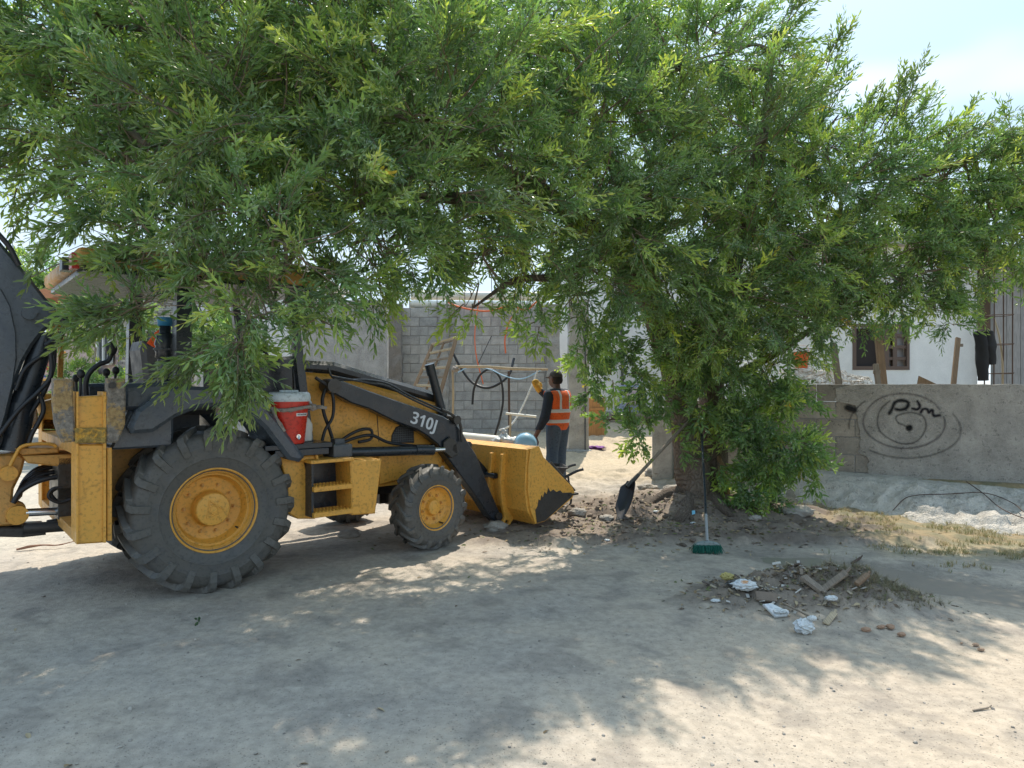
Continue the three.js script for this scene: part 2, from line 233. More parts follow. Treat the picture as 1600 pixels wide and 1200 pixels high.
function wheel(name, Rt, w, Rf, prof, opt) {
  const g = new THREE.Group(); g.name = name; const h = w / 2;
  const tp = [[Rf - 0.02, -h * 0.84], [Rf + 0.02, -h * 0.96], [Rf + (Rt - Rf) * 0.45, -h], [Rt - 0.075, -h * 0.97], [Rt - 0.045, -h * 0.88], [Rt - 0.03, -h * 0.7], [Rt - 0.022, 0], [Rt - 0.03, h * 0.7], [Rt - 0.045, h * 0.88], [Rt - 0.075, h * 0.97], [Rf + (Rt - Rf) * 0.6, h * 0.995], [Rf + (Rt - Rf) * 0.585, h * 1.012], [Rf + (Rt - Rf) * 0.56, h * 1.012], [Rf + (Rt - Rf) * 0.545, h], [Rf + (Rt - Rf) * 0.32, h * 0.99], [Rf + (Rt - Rf) * 0.3, h * 1.005], [Rf + (Rt - Rf) * 0.27, h * 1.005], [Rf + (Rt - Rf) * 0.25, h * 0.965], [Rf + 0.02, h * 0.95], [Rf - 0.02, h * 0.84]];
  const tyre = part('tyre', lathe(tp, 72).rotateX(Math.PI / 2), M.rubber, g);
  // lugs: each a curved bar from the crown to the shoulder and a little way down the sidewall
  const lugs = [], N = opt.lugs, prv = (t) => { const i = t * 6; if (i < 3) { const z = i / 3 * h * 0.86; return [Rt - 0.024 - 0.014 * (i / 3) ** 2, z, 0, 1]; } if (i < 4.2) { const a = (i - 3) / 1.2 * 1.25; return [Rt - 0.055 - 0.03 + 0.05 * Math.cos(a), h * 0.86 + (h * 0.11) * Math.sin(a), Math.sin(a), Math.cos(a)]; } const k = (i - 4.2) / 1.8; return [Rt - 0.07 - k * opt.down, h * 0.97 + 0.004 * k, 1, 0]; };
  for (const sd of [1, -1]) for (let k = 0; k < N; k++) {
    const a0 = (k + (sd < 0 ? 0.5 : 0)) / N * 2 * Math.PI, S = 12, pos = [], idx = [];
    for (let i = 0; i <= S; i++) {
      const t = i / S, [r, z, nz, nr] = prv(t), sk = opt.skew * Math.pow(Math.min(1, t * 1.6), 1.2), wd = opt.lw * (0.42 + 0.25 * Math.min(1, t * 1.6)), hh = opt.lh * (t > 0.75 ? 1 - (t - 0.75) * 2.2 : 1);
      for (const [e, q] of [[-1.25, -0.6], [-0.85, 1], [0.85, 1], [1.25, -0.6]]) { const rad = r + nr * hh * q, zz = (z + nz * hh * q * 0.62) * sd, ang = a0 + sk + e * wd / 2 / rad; pos.push(Math.cos(ang) * rad, Math.sin(ang) * rad, zz); }
      if (i < S) for (let j = 0; j < 3; j++) { const o = i * 4 + j; sd > 0 ? idx.push(o, o + 1, o + 4, o + 1, o + 5, o + 4) : idx.push(o, o + 4, o + 1, o + 1, o + 4, o + 5); }
    }
    const e = S * 4; sd > 0 ? idx.push(e, e + 1, e + 2, e, e + 2, e + 3) : idx.push(e, e + 2, e + 1, e, e + 3, e + 2);
    const q = new THREE.BufferGeometry(); q.setAttribute('position', new THREE.Float32BufferAttribute(pos, 3)); q.setIndex(idx); const qn = q.toNonIndexed(); qn.computeVertexNormals(); lugs.push(qn);
  }
  part('tread_lugs', lugs, M.rubberLug, g).userData.kind = 'stuff';
  part('rim', [lathe(prof, 56).rotateX(Math.PI / 2), lathe([[Rf - 0.03, -h * 0.8], [Rf - 0.06, 0], [Rf - 0.05, h * 0.4]], 40).rotateX(Math.PI / 2)], M.yellow, g);
  const hub = [lathe([[opt.hub + 0.02, opt.disc], [opt.hub, opt.disc + 0.01], [opt.hub, opt.hubz - 0.015], [opt.hub - 0.012, opt.hubz], [0.001, opt.hubz + 0.003]], 36).rotateX(Math.PI / 2)];
  if (opt.mark) { const tri = []; for (let k = 0; k < 3; k++) { const a = Math.PI / 2 + k * 2.094, b = a + 2.094; tri.push(rod([Math.cos(a) * 0.085, Math.sin(a) * 0.085, opt.hubz + 0.003], [Math.cos(b) * 0.085, Math.sin(b) * 0.085, opt.hubz + 0.003], 0.006)); const c = a + 1.047; tri.push(rod([Math.cos(c) * 0.085, Math.sin(c) * 0.085, opt.hubz - 0.01], [Math.cos(c) * 0.085, Math.sin(c) * 0.085, opt.hubz + 0.006], 0.011)); } tri.push(new THREE.TorusGeometry(0.034, 0.006, 6, 24).translate(0, 0, opt.hubz + 0.003)); hub.push(...tri); }
  part('hub_cap', hub, M.yellow, g);
  for (let k = 0; k < opt.bolts; k++) { const a = (k + 0.3) / opt.bolts * 2 * Math.PI; part('bolt', [rod([Math.cos(a) * opt.bc, Math.sin(a) * opt.bc, opt.disc - 0.01], [Math.cos(a) * opt.bc, Math.sin(a) * opt.bc, opt.disc + 0.018], 0.016, 0.014, 6), rod([Math.cos(a) * opt.bc, Math.sin(a) * opt.bc, opt.disc], [Math.cos(a) * opt.bc, Math.sin(a) * opt.bc, opt.disc + 0.032], 0.008)], M.yellowOld, g); }
  part('valve', rod([Rf * 0.35, -Rf * 0.72, opt.disc + 0.03], [Rf * 0.36, -Rf * 0.74, opt.disc + 0.085], 0.008), M.hose, g);
  return g;
}
const rearW = wheel('rear_wheel', 0.668, 0.5, 0.342, [[0.345, 0.205], [0.353, 0.222], [0.345, 0.236], [0.334, 0.228], [0.327, 0.196], [0.318, 0.182], [0.312, 0.192], [0.306, 0.19], [0.302, 0.158], [0.294, 0.148], [0.288, 0.156], [0.282, 0.15], [0.277, 0.11], [0.268, 0.098], [0.262, 0.07], [0.25, 0.06], [0.12, 0.056]], { lugs: 19, skew: 0.30, lw: 0.095, lh: 0.042, down: 0.10, hub: 0.138, disc: 0.058, hubz: 0.18, bolts: 10, bc: 0.2, mark: true });
rearW.position.set(0, 0.665, 0.79); rearW.rotation.z = 0.4; mach.add(rearW);
const rw2 = rearW.clone(); rw2.position.z = -0.79; rw2.rotation.set(0, Math.PI, 0.7); mach.add(rw2);
const frontW = wheel('front_wheel', 0.437, 0.28, 0.228, [[0.232, 0.112], [0.237, 0.124], [0.228, 0.131], [0.219, 0.124], [0.214, 0.104], [0.2, 0.096], [0.196, 0.07], [0.18, 0.062], [0.172, 0.042], [0.07, 0.04]], { lugs: 17, skew: 0.34, lw: 0.07, lh: 0.026, down: 0.035, hub: 0.08, disc: 0.04, hubz: 0.1, bolts: 8, bc: 0.128 });
frontW.position.set(2.163, 0.434, 0.9); frontW.rotation.y = 0.12; mach.add(frontW);
const fw2 = frontW.clone(); fw2.position.z = -0.9; fw2.rotation.set(0, Math.PI + 0.12, 0); mach.add(fw2);
mp('axle', [rod([0, 0.665, -0.7], [0, 0.665, 0.7], 0.13), lump(0.26, 1, 1, 1, 2, 0.05).translate(0, 0.665, 0), box(0.16, 0.14, 1.6, 2.163, 0.44, 0), box(0.3, 0.25, 0.3, 2.163, 0.5, 0)], M.worn);
// frame and engine
mp('chassis', [box(2.9, 0.2, 0.12, 1.35, 0.72, 0.42), box(2.9, 0.2, 0.12, 1.35, 0.72, -0.42), box(2.6, 0.1, 0.8, 1.3, 0.7, 0), plate(P([[590, 712], [688, 700], [690, 722], [640, 745], [592, 757]], 0.5), 0.46, 0.52)], M.yellow);
mp('engine', [box(1.4, 0.5, 0.5, 1.8, 0.75, 0), box(0.5, 0.35, 0.5, 0.9, 0.65, 0), box(0.9, 0.35, 0.6, 0.3, 0.72, 0)], M.worn);
mp('rear_frame', [plate([[-0.8, 0.56], [-0.3, 0.56], [-0.2, 1.2], [-0.8, 1.2]], 0.45, 0.52), plate([[-0.8, 0.56], [-0.3, 0.56], [-0.2, 1.2], [-0.8, 1.2]], -0.52, -0.45), box(0.1, 0.62, 1.75, -0.8, 0.88, 0), box(0.2, 0.08, 1.7, -0.88, 1.22, 0), box(0.2, 0.08, 1.7, -0.88, 0.58, 0)], M.yellowOld);
const hz = 0.45;
mp('hood', plate([[0.98, 0.82], [2.7, 0.82], [2.78, 1.0], [2.76, 1.3], [2.66, 1.47], [1.3, 1.80], [0.98, 1.82]], -hz, hz, 0.035), M.yellow);
mp('hood_top', [plate([[1.0, 1.815], [1.32, 1.80], [2.30, 1.555], [2.64, 1.468], [2.71, 1.50], [2.66, 1.575], [2.5, 1.63], [1.34, 1.925], [1.0, 1.935]], -hz + 0.02, hz - 0.02, 0.04)], M.black);
mp('panel_seam', [bar([...L(592, 690, hz + 0.002), hz + 0.002], [...L(587, 618, hz + 0.002), hz + 0.002], 0.008, 0.008)], M.mesh);
{ const o = P([[611, 692], [612, 680], [618, 668], [628, 662], [646, 664], [647, 692]], hz + 0.006), gr = mp('grille', plate(o, hz + 0.002, hz + 0.012, 0.003), M.mesh), [x0] = o[0], [x1] = o[5];
  const b = []; for (let k = 0; k < 12; k++) { const x = x0 + 0.02 + (x1 - x0 - 0.04) * k / 11, y1 = o[0][1] + (k < 3 ? 0.09 + k * 0.03 : 0.165); b.push(bar([x, o[0][1], hz + 0.014], [x, y1, hz + 0.014], 0.006, 0.006)); } for (let k = 0; k < 7; k++) b.push(bar([x0 + 0.01 + Math.max(0, k - 3) * 0.02, o[0][1] + 0.012 + k * 0.024, hz + 0.016], [x1 - 0.01, o[0][1] + 0.012 + k * 0.024, hz + 0.016], 0.006, 0.006)); part('grille_bars', b, M.grey, gr).userData.kind = 'stuff'; }
mp('nose_guard', [box(0.08, 0.65, 0.86, 2.83, 0.98, 0), box(0.1, 0.3, 0.7, 2.86, 0.7, 0)], M.black);
// loader arms, cylinders, bucket
const armPx = [[519, 594], [530, 593], [578, 611], [635, 631], [692, 650], [712, 661], [722, 674], [731, 690], [745, 711], [763, 758], [782, 803], [783, 813], [775, 816], [764, 806], [748, 781], [714, 735], [694, 708], [684, 694], [668, 681], [652, 671], [618, 659], [578, 639], [550, 630], [524, 616], [517, 606]];
for (const s of [1, -1]) {
  const a = mp('loader_arm', plate(P(armPx, 0.66), s > 0 ? 0.52 : -0.66, s > 0 ? 0.66 : -0.52, 0.012), M.black);
  const lp = P3([[520, 603], [710, 700], [777, 806]], 0.66);
  lp.forEach((p, i) => part('pivot_pin', rod([p[0], p[1], s * 0.5], [p[0], p[1], s * 0.7], [0.07, 0.05, 0.045][i], [0.07, 0.05, 0.045][i], 18), M.worn, a));
  const q0 = L(512, 708, 0.72), q1 = L(676, 703, 0.72), q2 = L(694, 702, 0.72);
  mp('lift_cylinder', [rod([...q0, s * 0.72], [...q1, s * 0.72], 0.05, 0.05, 16), rod([...L(648, 703, 0.72), s * 0.72], [...q1, s * 0.72], 0.058, 0.058, 16)], M.black);
  mp('cylinder_rod', rod([...q1, s * 0.72], [...q2, s * 0.72], 0.025), M.chrome);
}
mp('bucket_cylinder', [rod([...L(696, 664, 0.5), 0.5], [...L(672, 572, 0.5), 0.5], 0.05, 0.05, 18), rod([...L(675, 585, 0.5), 0.5], [...L(671, 569, 0.5), 0.5], 0.056, 0.056, 18)], M.black);
mp('link_guard', [tube(P3([[690, 640], [705, 647], [718, 660], [722, 690]], 0.7), 0.016, 24), rod([...L(697, 655, 0.5), 0.45], [...L(697, 655, 0.5), 0.72], 0.05), plate(P([[694, 690], [704, 682], [714, 690], [716, 710], [706, 716], [694, 706]], 0.7), 0.67, 0.7)], M.worn);
each('hydraulic_pipe', [tube(P3([[513, 575], [520, 590], [575, 594], [604, 599], [640, 618], [690, 641]], 0.69), 0.011, 40), tube(P3([[518, 588], [575, 598], [604, 603], [640, 622], [690, 645]], 0.71), 0.011, 40)], M.black);
each('loader_hose', [tube(P3([[512, 600], [504, 622], [506, 645], [514, 668], [522, 694]], 0.62), 0.018, 24), tube(P3([[527, 694], [545, 680], [566, 671], [580, 672], [580, 685], [560, 691]], 0.55), 0.016, 30), tube(P3([[530, 694], [556, 684], [580, 680], [606, 691], [650, 697]], 0.58), 0.016, 30), tube(P3([[493, 590], [517, 610], [520, 650], [508, 672], [503, 690]], 0.66), 0.016, 30)], M.hose);
const font = new FontLoader().parse ? await new FontLoader().loadAsync('fonts/droid/droid_sans_bold.typeface.json') : null;
{ const t = new TextGeometry('310J', { font, size: 0.128, depth: 0.004, curveSegments: 6, bevelEnabled: false }), a = L(640, 660, 0.662), b = L(678, 674, 0.662); t.rotateZ(Math.atan2(b[1] - a[1], b[0] - a[0])); t.translate(a[0], a[1], 0.6605); mp('model_number', t, mat([0.62, 0.64, 0.66], 0.6)); }
// bucket
const bk = { T: [3.40, 0.97], B: [3.47, 0.11], C: [4.10, 0.37] };
mp('bucket_shell', plate([[3.36, 0.96], [3.52, 0.99], [3.55, 0.95], [3.46, 0.91], [3.40, 0.72], [3.38, 0.5], [3.41, 0.3], [3.50, 0.17], [3.62, 0.2], [4.02, 0.385], [4.03, 0.36], [3.62, 0.145], [3.48, 0.10], [3.37, 0.26], [3.33, 0.5], [3.345, 0.74]], -1.08, 1.08, 0.004), M.yellow);
for (const s of [1, -1]) { const sp_ = mp('bucket_side', plate([bk.T, [3.53, 0.99], [3.60, 0.86], [4.07, 0.47], [4.11, 0.40], [4.07, 0.34], [3.62, 0.12], bk.B, [3.40, 0.26], [3.36, 0.5], [3.365, 0.75]], s > 0 ? 1.08 : -1.105, s > 0 ? 1.105 : -1.08, 0.005), M.yellow);
  if (s > 0) part('wear_patch', plate([[3.49, 0.12], [3.465, 0.27], [3.50, 0.31], [3.515, 0.385], [3.545, 0.37], [3.56, 0.43], [3.585, 0.40], [3.61, 0.465], [3.64, 0.43], [3.67, 0.50], [3.70, 0.455], [3.75, 0.475], [3.80, 0.44], [3.86, 0.455], [3.9, 0.42], [4.05, 0.41], [4.06, 0.36], [3.62, 0.13]], 1.106, 1.109, 0.0005), M.worn, sp_); }
mp('cutting_edge', [box(0.16, 0.025, 2.24, 4.08, 0.385, 0), plate([[3.75, 0.80], [3.70, 0.76], [4.10, 0.40], [4.16, 0.42]], 1.055, 1.08), plate([[3.75, 0.80], [3.70, 0.76], [4.10, 0.40], [4.16, 0.42]], -1.08, -1.055)], M.worn);
for (const z of [0.70, 0.50, -0.50, -0.70]) mp('bucket_bracket', plate([[3.37, 0.9], [3.30, 0.88], [3.27, 0.55], [3.30, 0.3], [3.34, 0.14], [3.30, 0.08], [3.34, 0.04], [3.42, 0.05], [3.48, 0.12], [3.38, 0.3], [3.345, 0.5], [3.36, 0.75]], z - 0.022, z + 0.022, 0.004, [[3.30 + 0.075, 0.085, 0.028]]), M.yellow);
mp('bucket_link', [bar([2.95, 1.0, 0.35], [3.33, 0.62, 0.35], 0.09, 0.08), bar([2.95, 1.0, -0.35], [3.33, 0.62, -0.35], 0.09, 0.08), rod([3.3, 0.62, -0.6], [3.3, 0.62, 0.6], 0.035), rod([2.95, 1, -0.55], [2.95, 1, 0.55], 0.04)], M.black);
// step, boxes, platform
mp('front_fender_panel', [plate(P([[434, 700], [474, 718], [488, 760], [493, 811], [466, 811], [449, 801], [449, 760]], 0.93), 0.55, 0.93, 0.01)], M.yellow);
const stepBack = mp('step_recess', [cube(0.42, 0.5, 0.02, 1.0, 0.76, 0.78), cube(0.02, 0.5, 0.28, 0.82, 0.76, 0.92)], M.black);
for (const y of [0.76, 0.53]) { const teeth = []; for (let k = 0; k < 11; k++) for (const z of [1.09, 0.95]) teeth.push(new THREE.ConeGeometry(0.017, 0.018, 4).translate(0.845 + k * 0.034, y + 0.03, z)); const st = mp('step', [box(0.39, 0.045, 0.24, 1.01, y, 0.98)], M.yellow); part('step_teeth', teeth, M.yellow, st).userData.kind = 'stuff'; }
mp('step_rail', [box(0.42, 0.03, 0.26, 1.0, 1.005, 0.97)], M.yellow);
mp('tool_box', plate([[1.19, 0.49], [1.43, 0.475], [1.50, 0.985], [1.17, 0.995]], 0.55, 1.1, 0.012), M.yellow);
mp('valve_block', [box(0.2, 0.13, 0.24, 1.16, 1.075, 0.86, 0.02), box(0.1, 0.05, 0.1, 1.16, 1.16, 0.86)], M.grey);
mp('platform', [box(0.62, 0.045, 0.6, 0.72, 1.145, 0.72), box(0.5, 0.06, 0.03, 0.75, 1.09, 1.0), box(1.3, 0.1, 1.1, 0.4, 1.08, 0)], M.black);
mp('fuel_cap', [rod([0.72, 1.03, 0.93], [0.9, 1.03, 0.93], 0.035), tube([[0.7, 1.02, 0.98], [0.72, 1.09, 0.98], [0.88, 1.09, 0.98], [0.9, 1.02, 0.98]], 0.014, 20)], M.yellow);
mp('dash_console', [plate(P([[398, 560], [460, 556], [462, 612], [440, 640], [405, 625]], 0.45), -0.35, 0.45, 0.03), box(0.35, 0.75, 0.8, 0.95, 1.5, 0), plate(P([[370, 540], [386, 545], [440, 690], [425, 695]], 0.75), 0.68, 0.75, 0.01)], M.black);
mp('console_label', box(0.1, 0.05, 0.004, ...L(405, 560, 0.456), 0.456, 0.001), M.white);
// rear fenders
for (const s of [1, -1]) {
  const o = P([[213, 641], [252, 612], [272, 602], [350, 606], [412, 630], [440, 665], [476, 714], [468, 722], [450, 718], [412, 668], [390, 648], [372, 638], [340, 634], [310, 637], [274, 652], [240, 675], [206, 678], [200, 668]], 1.04);
  const fd = mp('rear_fender', plate(o, s > 0 ? 0.5 : -1.06, s > 0 ? 1.06 : -0.5, 0.03), M.fender);
  mp('side_console', [plate([[-0.66, 1.50], [-0.2, 1.50], [-0.26, 1.72], [-0.66, 1.70]], s > 0 ? 0.62 : -0.98, s > 0 ? 0.98 : -0.62, 0.03), plate([[-0.75, 1.2], [-0.3, 1.2], [-0.3, 1.5], [-0.62, 1.5]], s > 0 ? 0.5 : -0.95, s > 0 ? 0.95 : -0.5, 0.02)], M.fender);
}
// roll-over frame and roof
for (const [x0, y0, x1, y1, z] of [[-0.22, 1.5, -0.2, 2.56, 0.84], [-0.22, 1.5, -0.2, 2.56, -0.84], [0.92, 1.15, 0.75, 2.56, 0.74], [0.92, 1.15, 0.75, 2.56, -0.74]]) mp('roof_post', [bar([x0, y0, z], [x1, y1, z], x0 < 0 ? 0.12 : 0.08, x0 < 0 ? 0.13 : 0.08)], M.black);
mp('roof', [box(1.95, 0.13, 1.84, 0.02, 2.66, 0, 0.05), box(1.6, 0.09, 1.5, 0.05, 2.755, 0, 0.04)], M.yellowOld);
mp('roof_lining', [box(1.85, 0.05, 1.74, 0.02, 2.575, 0)], M.black);
mp('tail_lamp', [box(0.05, 0.12, 0.13, -0.96, 2.62, 0.82)], mat([0.45, 0.03, 0.025], 0.25));
mp('work_lamp', [box(0.08, 0.1, 0.14, -0.97, 2.63, 0.55)], M.black);
// operator's place
mp('seat', [plate([[-0.32, 1.42], [0.25, 1.42], [0.27, 1.52], [-0.1, 1.55], [-0.2, 2.06], [-0.36, 2.08], [-0.38, 2.0]], -0.24, 0.24, 0.04), box(0.3, 0.3, 0.3, -0.02, 1.28, 0)], M.seat);
const tw = L(258, 560, 0.62), tower = mp('control_tower', [lathe([[0.06, 0], [0.058, 0.42], [0.05, 0.43]], 20).translate(tw[0], tw[1] - 0.43, 0.62), lathe([[0.05, -0.01], [0.078, 0.01], [0.072, 0.05], [0.082, 0.065], [0.074, 0.1], [0.084, 0.115], [0.076, 0.15], [0.07, 0.2], [0.045, 0.215], [0.045, 0.27], [0.001, 0.275]], 22).translate(tw[0], tw[1], 0.62)], M.black); part('clamp', [new THREE.TorusGeometry(0.082, 0.01, 8, 24).rotateX(Math.PI / 2).translate(tw[0], tw[1] + 0.075, 0.62), box(0.3, 0.018, 0.03, tw[0] + 0.15, tw[1] + 0.075, 0.72, 0.004)], M.grey, tower);
mp('lever', [tube([[-0.75, 1.4, 0.15], [-0.78, 1.75, 0.2], [-0.7, 1.86, 0.2], [-0.62, 1.9, 0.2], [-0.6, 2.0, 0.2]], 0.02, 24), lump(0.045, 1, 1.4, 1, 3, 0.05, 2).translate(-0.6, 2.0, 0.2)], M.hose);
for (const [x, y, z, dx] of [[-0.86, 1.78, 0.45, 0.02], [-0.62, 1.80, 0.1, -0.03], [-0.52, 1.82, -0.05, 0.03], [-0.8, 1.75, -0.2, -0.02]]) mp('lever', [rod([x - dx, 1.35, z], [x, y, z], 0.011), lump(0.03, 1, 1.2, 1, 4, 0.02, 2).translate(x, y, z)], M.hose);
mp('steering_wheel', [new THREE.TorusGeometry(0.19, 0.016, 8, 32).rotateX(Math.PI / 2 - 0.5).translate(0.62, 1.95, 0), rod([0.62, 1.95, 0], [0.85, 1.6, 0], 0.03)], M.black);
// stabilisers: yellow box leg, rusty collar, two folded pads
for (const s of [1, -1]) {
  const Z = 1.05, st = new THREE.Group(); st.name = 'stabilizer'; mach.add(st); if (s < 0) st.scale.z = -1;
  const add = (n, g, m) => part(n, g, m, st);
  add('leg', [plate(P([[120, 694], [165, 694], [165, 848], [120, 851]], Z), Z - 0.2, Z, 0.012), plate(P([[118, 620], [164, 618], [164, 672], [118, 672]], Z), Z - 0.2, Z - 0.005, 0.01), plate(P([[119, 848], [123, 848], [123, 612], [119, 612]], Z + 0.01), Z - 0.21, Z + 0.015, 0.003), plate(P([[161, 848], [166, 848], [166, 612], [161, 612]], Z + 0.01), Z - 0.21, Z + 0.015, 0.003), plate(P([[168, 700], [176, 700], [176, 846], [168, 846]], Z), Z - 0.15, Z - 0.02, 0.004)], M.yellow);
  add('collar', plate(P([[117, 669], [167, 668], [166, 693], [118, 693]], Z + 0.03), Z - 0.02, Z + 0.03, 0.008), M.rust);
  const wob = (l) => P(l, Z + 0.02);
  add('pad', plate(wob([[82, 591], [114, 592], [115, 620], [117, 665], [117, 690], [98, 692], [90, 678], [85, 660], [82, 630]]), Z - 0.05, Z + 0.02, 0.012), M.pad);
  add('pad', plate(wob([[166, 591], [196, 592], [197, 625], [196, 663], [186, 688], [182, 692], [166, 692]]), Z - 0.05, Z + 0.02, 0.012), M.pad);
  add('pin', [rod([...L(174, 602, Z), Z], [...L(174, 602, Z), Z + 0.05], 0.025, 0.025, 10)], M.worn);
}
// swing frame at the rear with its hoses and cylinders
mp('swing_frame', [
  plate(P([[-60, 712], [30, 708], [40, 716], [34, 740], [22, 764], [20, 782], [40, 790], [42, 798], [16, 800], [14, 812], [40, 814], [38, 820], [-60, 828]], 0.12), -0.12, 0.12, 0.02),
  plate(P([[20, 700], [92, 700], [92, 708], [36, 712]], 0.2), -0.2, 0.2, 0.01), plate(P([[36, 713], [122, 710], [122, 725], [92, 729], [44, 724]], 0.25), -0.3, 0.25, 0.012),
  plate(P([[112, 722], [123, 722], [123, 824], [114, 822], [114, 780], [118, 740]], 0.3), -0.35, 0.3, 0.01)], M.yellowOld);
each('swing_lug', [rod([...L(14, 740, 0.2), -0.2], [...L(14, 740, 0.2), 0.2], 0.06, 0.06, 16), rod([...L(28, 806, 0.2), -0.2], [...L(28, 806, 0.2), 0.18], 0.075, 0.075, 16), tube(P3([[16, 728], [24, 712], [34, 698], [80, 694], [88, 698]], 0.22), 0.014, 30)], M.yellow);
each('swing_cylinder', [rod([...L(74, 822, 0.1), 0.1], [...L(120, 814, 0.1), 0.1], 0.05, 0.05, 14), rod([...L(36, 826, 0.15), 0.15], [...L(100, 822, 0.15), 0.15], 0.045, 0.045, 12), plate(P([[-50, 828], [72, 822], [72, 836], [36, 840], [-50, 838]], 0.15), -0.15, 0.15, 0.01), box(0.18, 0.5, 0.5, -0.9, 0.85, 0), box(0.12, 0.1, 0.1, ...L(103, 770, 0.2), 0.2)], M.worn);
mp('cylinder_rod', rod([...L(40, 801, 0.15), 0.15], [...L(104, 798, 0.15), 0.15], 0.032, 0.032, 14), M.chrome);
{ const hs = []; for (let k = 0; k < 6; k++) hs.push(tube(P3([[20 + k * 2, 786 - k * 2], [32 + k, 768 - k * 3], [60, 752 - k * 4], [88, 745 - k * 4 + (k % 2) * 5], [116, 742 - k * 3]], 0.18 - k * 0.07), 0.02, 26)); hs.push(tube(P3([[112, 780], [92, 785], [76, 776], [82, 764], [96, 762]], 0.25), 0.013, 26), tube(P3([[104, 790], [90, 784], [80, 770], [90, 762]], 0.2), 0.013, 26)); each('rear_hose', hs, M.hose); }
// boom, folded upright, with its cylinder and hoses
mp('boom', [plate(P([[-80, 250], [-30, 330], [0, 376], [33, 416], [50, 437], [72, 465], [90, 483], [95, 492], [88, 503], [68, 519], [52, 540], [37, 566], [24, 600], [14, 640], [4, 690], [-6, 716], [-60, 716], [-80, 600]], 0.2), -0.2, 0.2, 0.025)], M.fender);
mp('boom_plate', [plate(P([[-80, 440], [-20, 440], [2, 452], [16, 478], [25, 520], [26, 560], [20, 600], [8, 650], [-8, 700], [-60, 700]], 0.21), 0.2, 0.222, 0.008), rod([...L(45, 490, 0.2), -0.23], [...L(45, 490, 0.2), 0.235], 0.05, 0.05, 18), rod([...L(55, 487, 0.2), 0.2], [...L(55, 487, 0.2), 0.24], 0.02)], M.fender);
mp('boom_cylinder', [rod([...L(72, 520, 0.1), 0.1], [...L(32, 640, 0.1), 0.1], 0.075, 0.085, 18), rod([...L(34, 630, 0.1), 0.1], [...L(20, 704, 0.1), 0.1], 0.095, 0.1, 18)], M.black);
each('boom_hose', [tube(P3([[-4, 364], [14, 385], [30, 415]], 0.25), 0.02, 20), tube(P3([[103, 490], [98, 520], [80, 545], [40, 575], [24, 610]], 0.2), 0.017, 30), tube(P3([[72, 530], [80, 560], [78, 590], [60, 612], [30, 640], [-5, 685]], 0.24), 0.017, 40), tube(P3([[84, 520], [84, 570], [70, 610], [45, 650], [20, 690]], 0.16), 0.017, 40), tube(P3([[62, 615], [68, 640], [60, 660], [50, 678], [44, 695]], 0.2), 0.017, 30), tube(P3([[96, 495], [100, 508], [92, 524], [70, 540]], 0.28), 0.02, 30)], M.hose);
each('boom_line', [tube(P3([[80, 508], [92, 510], [95, 530], [94, 590]], -0.15), 0.022, 20), rod([...L(74, 625, -0.25), -0.25], [...L(80, 640, -0.25), -0.25], 0.09, 0.1, 14)], M.yellow);

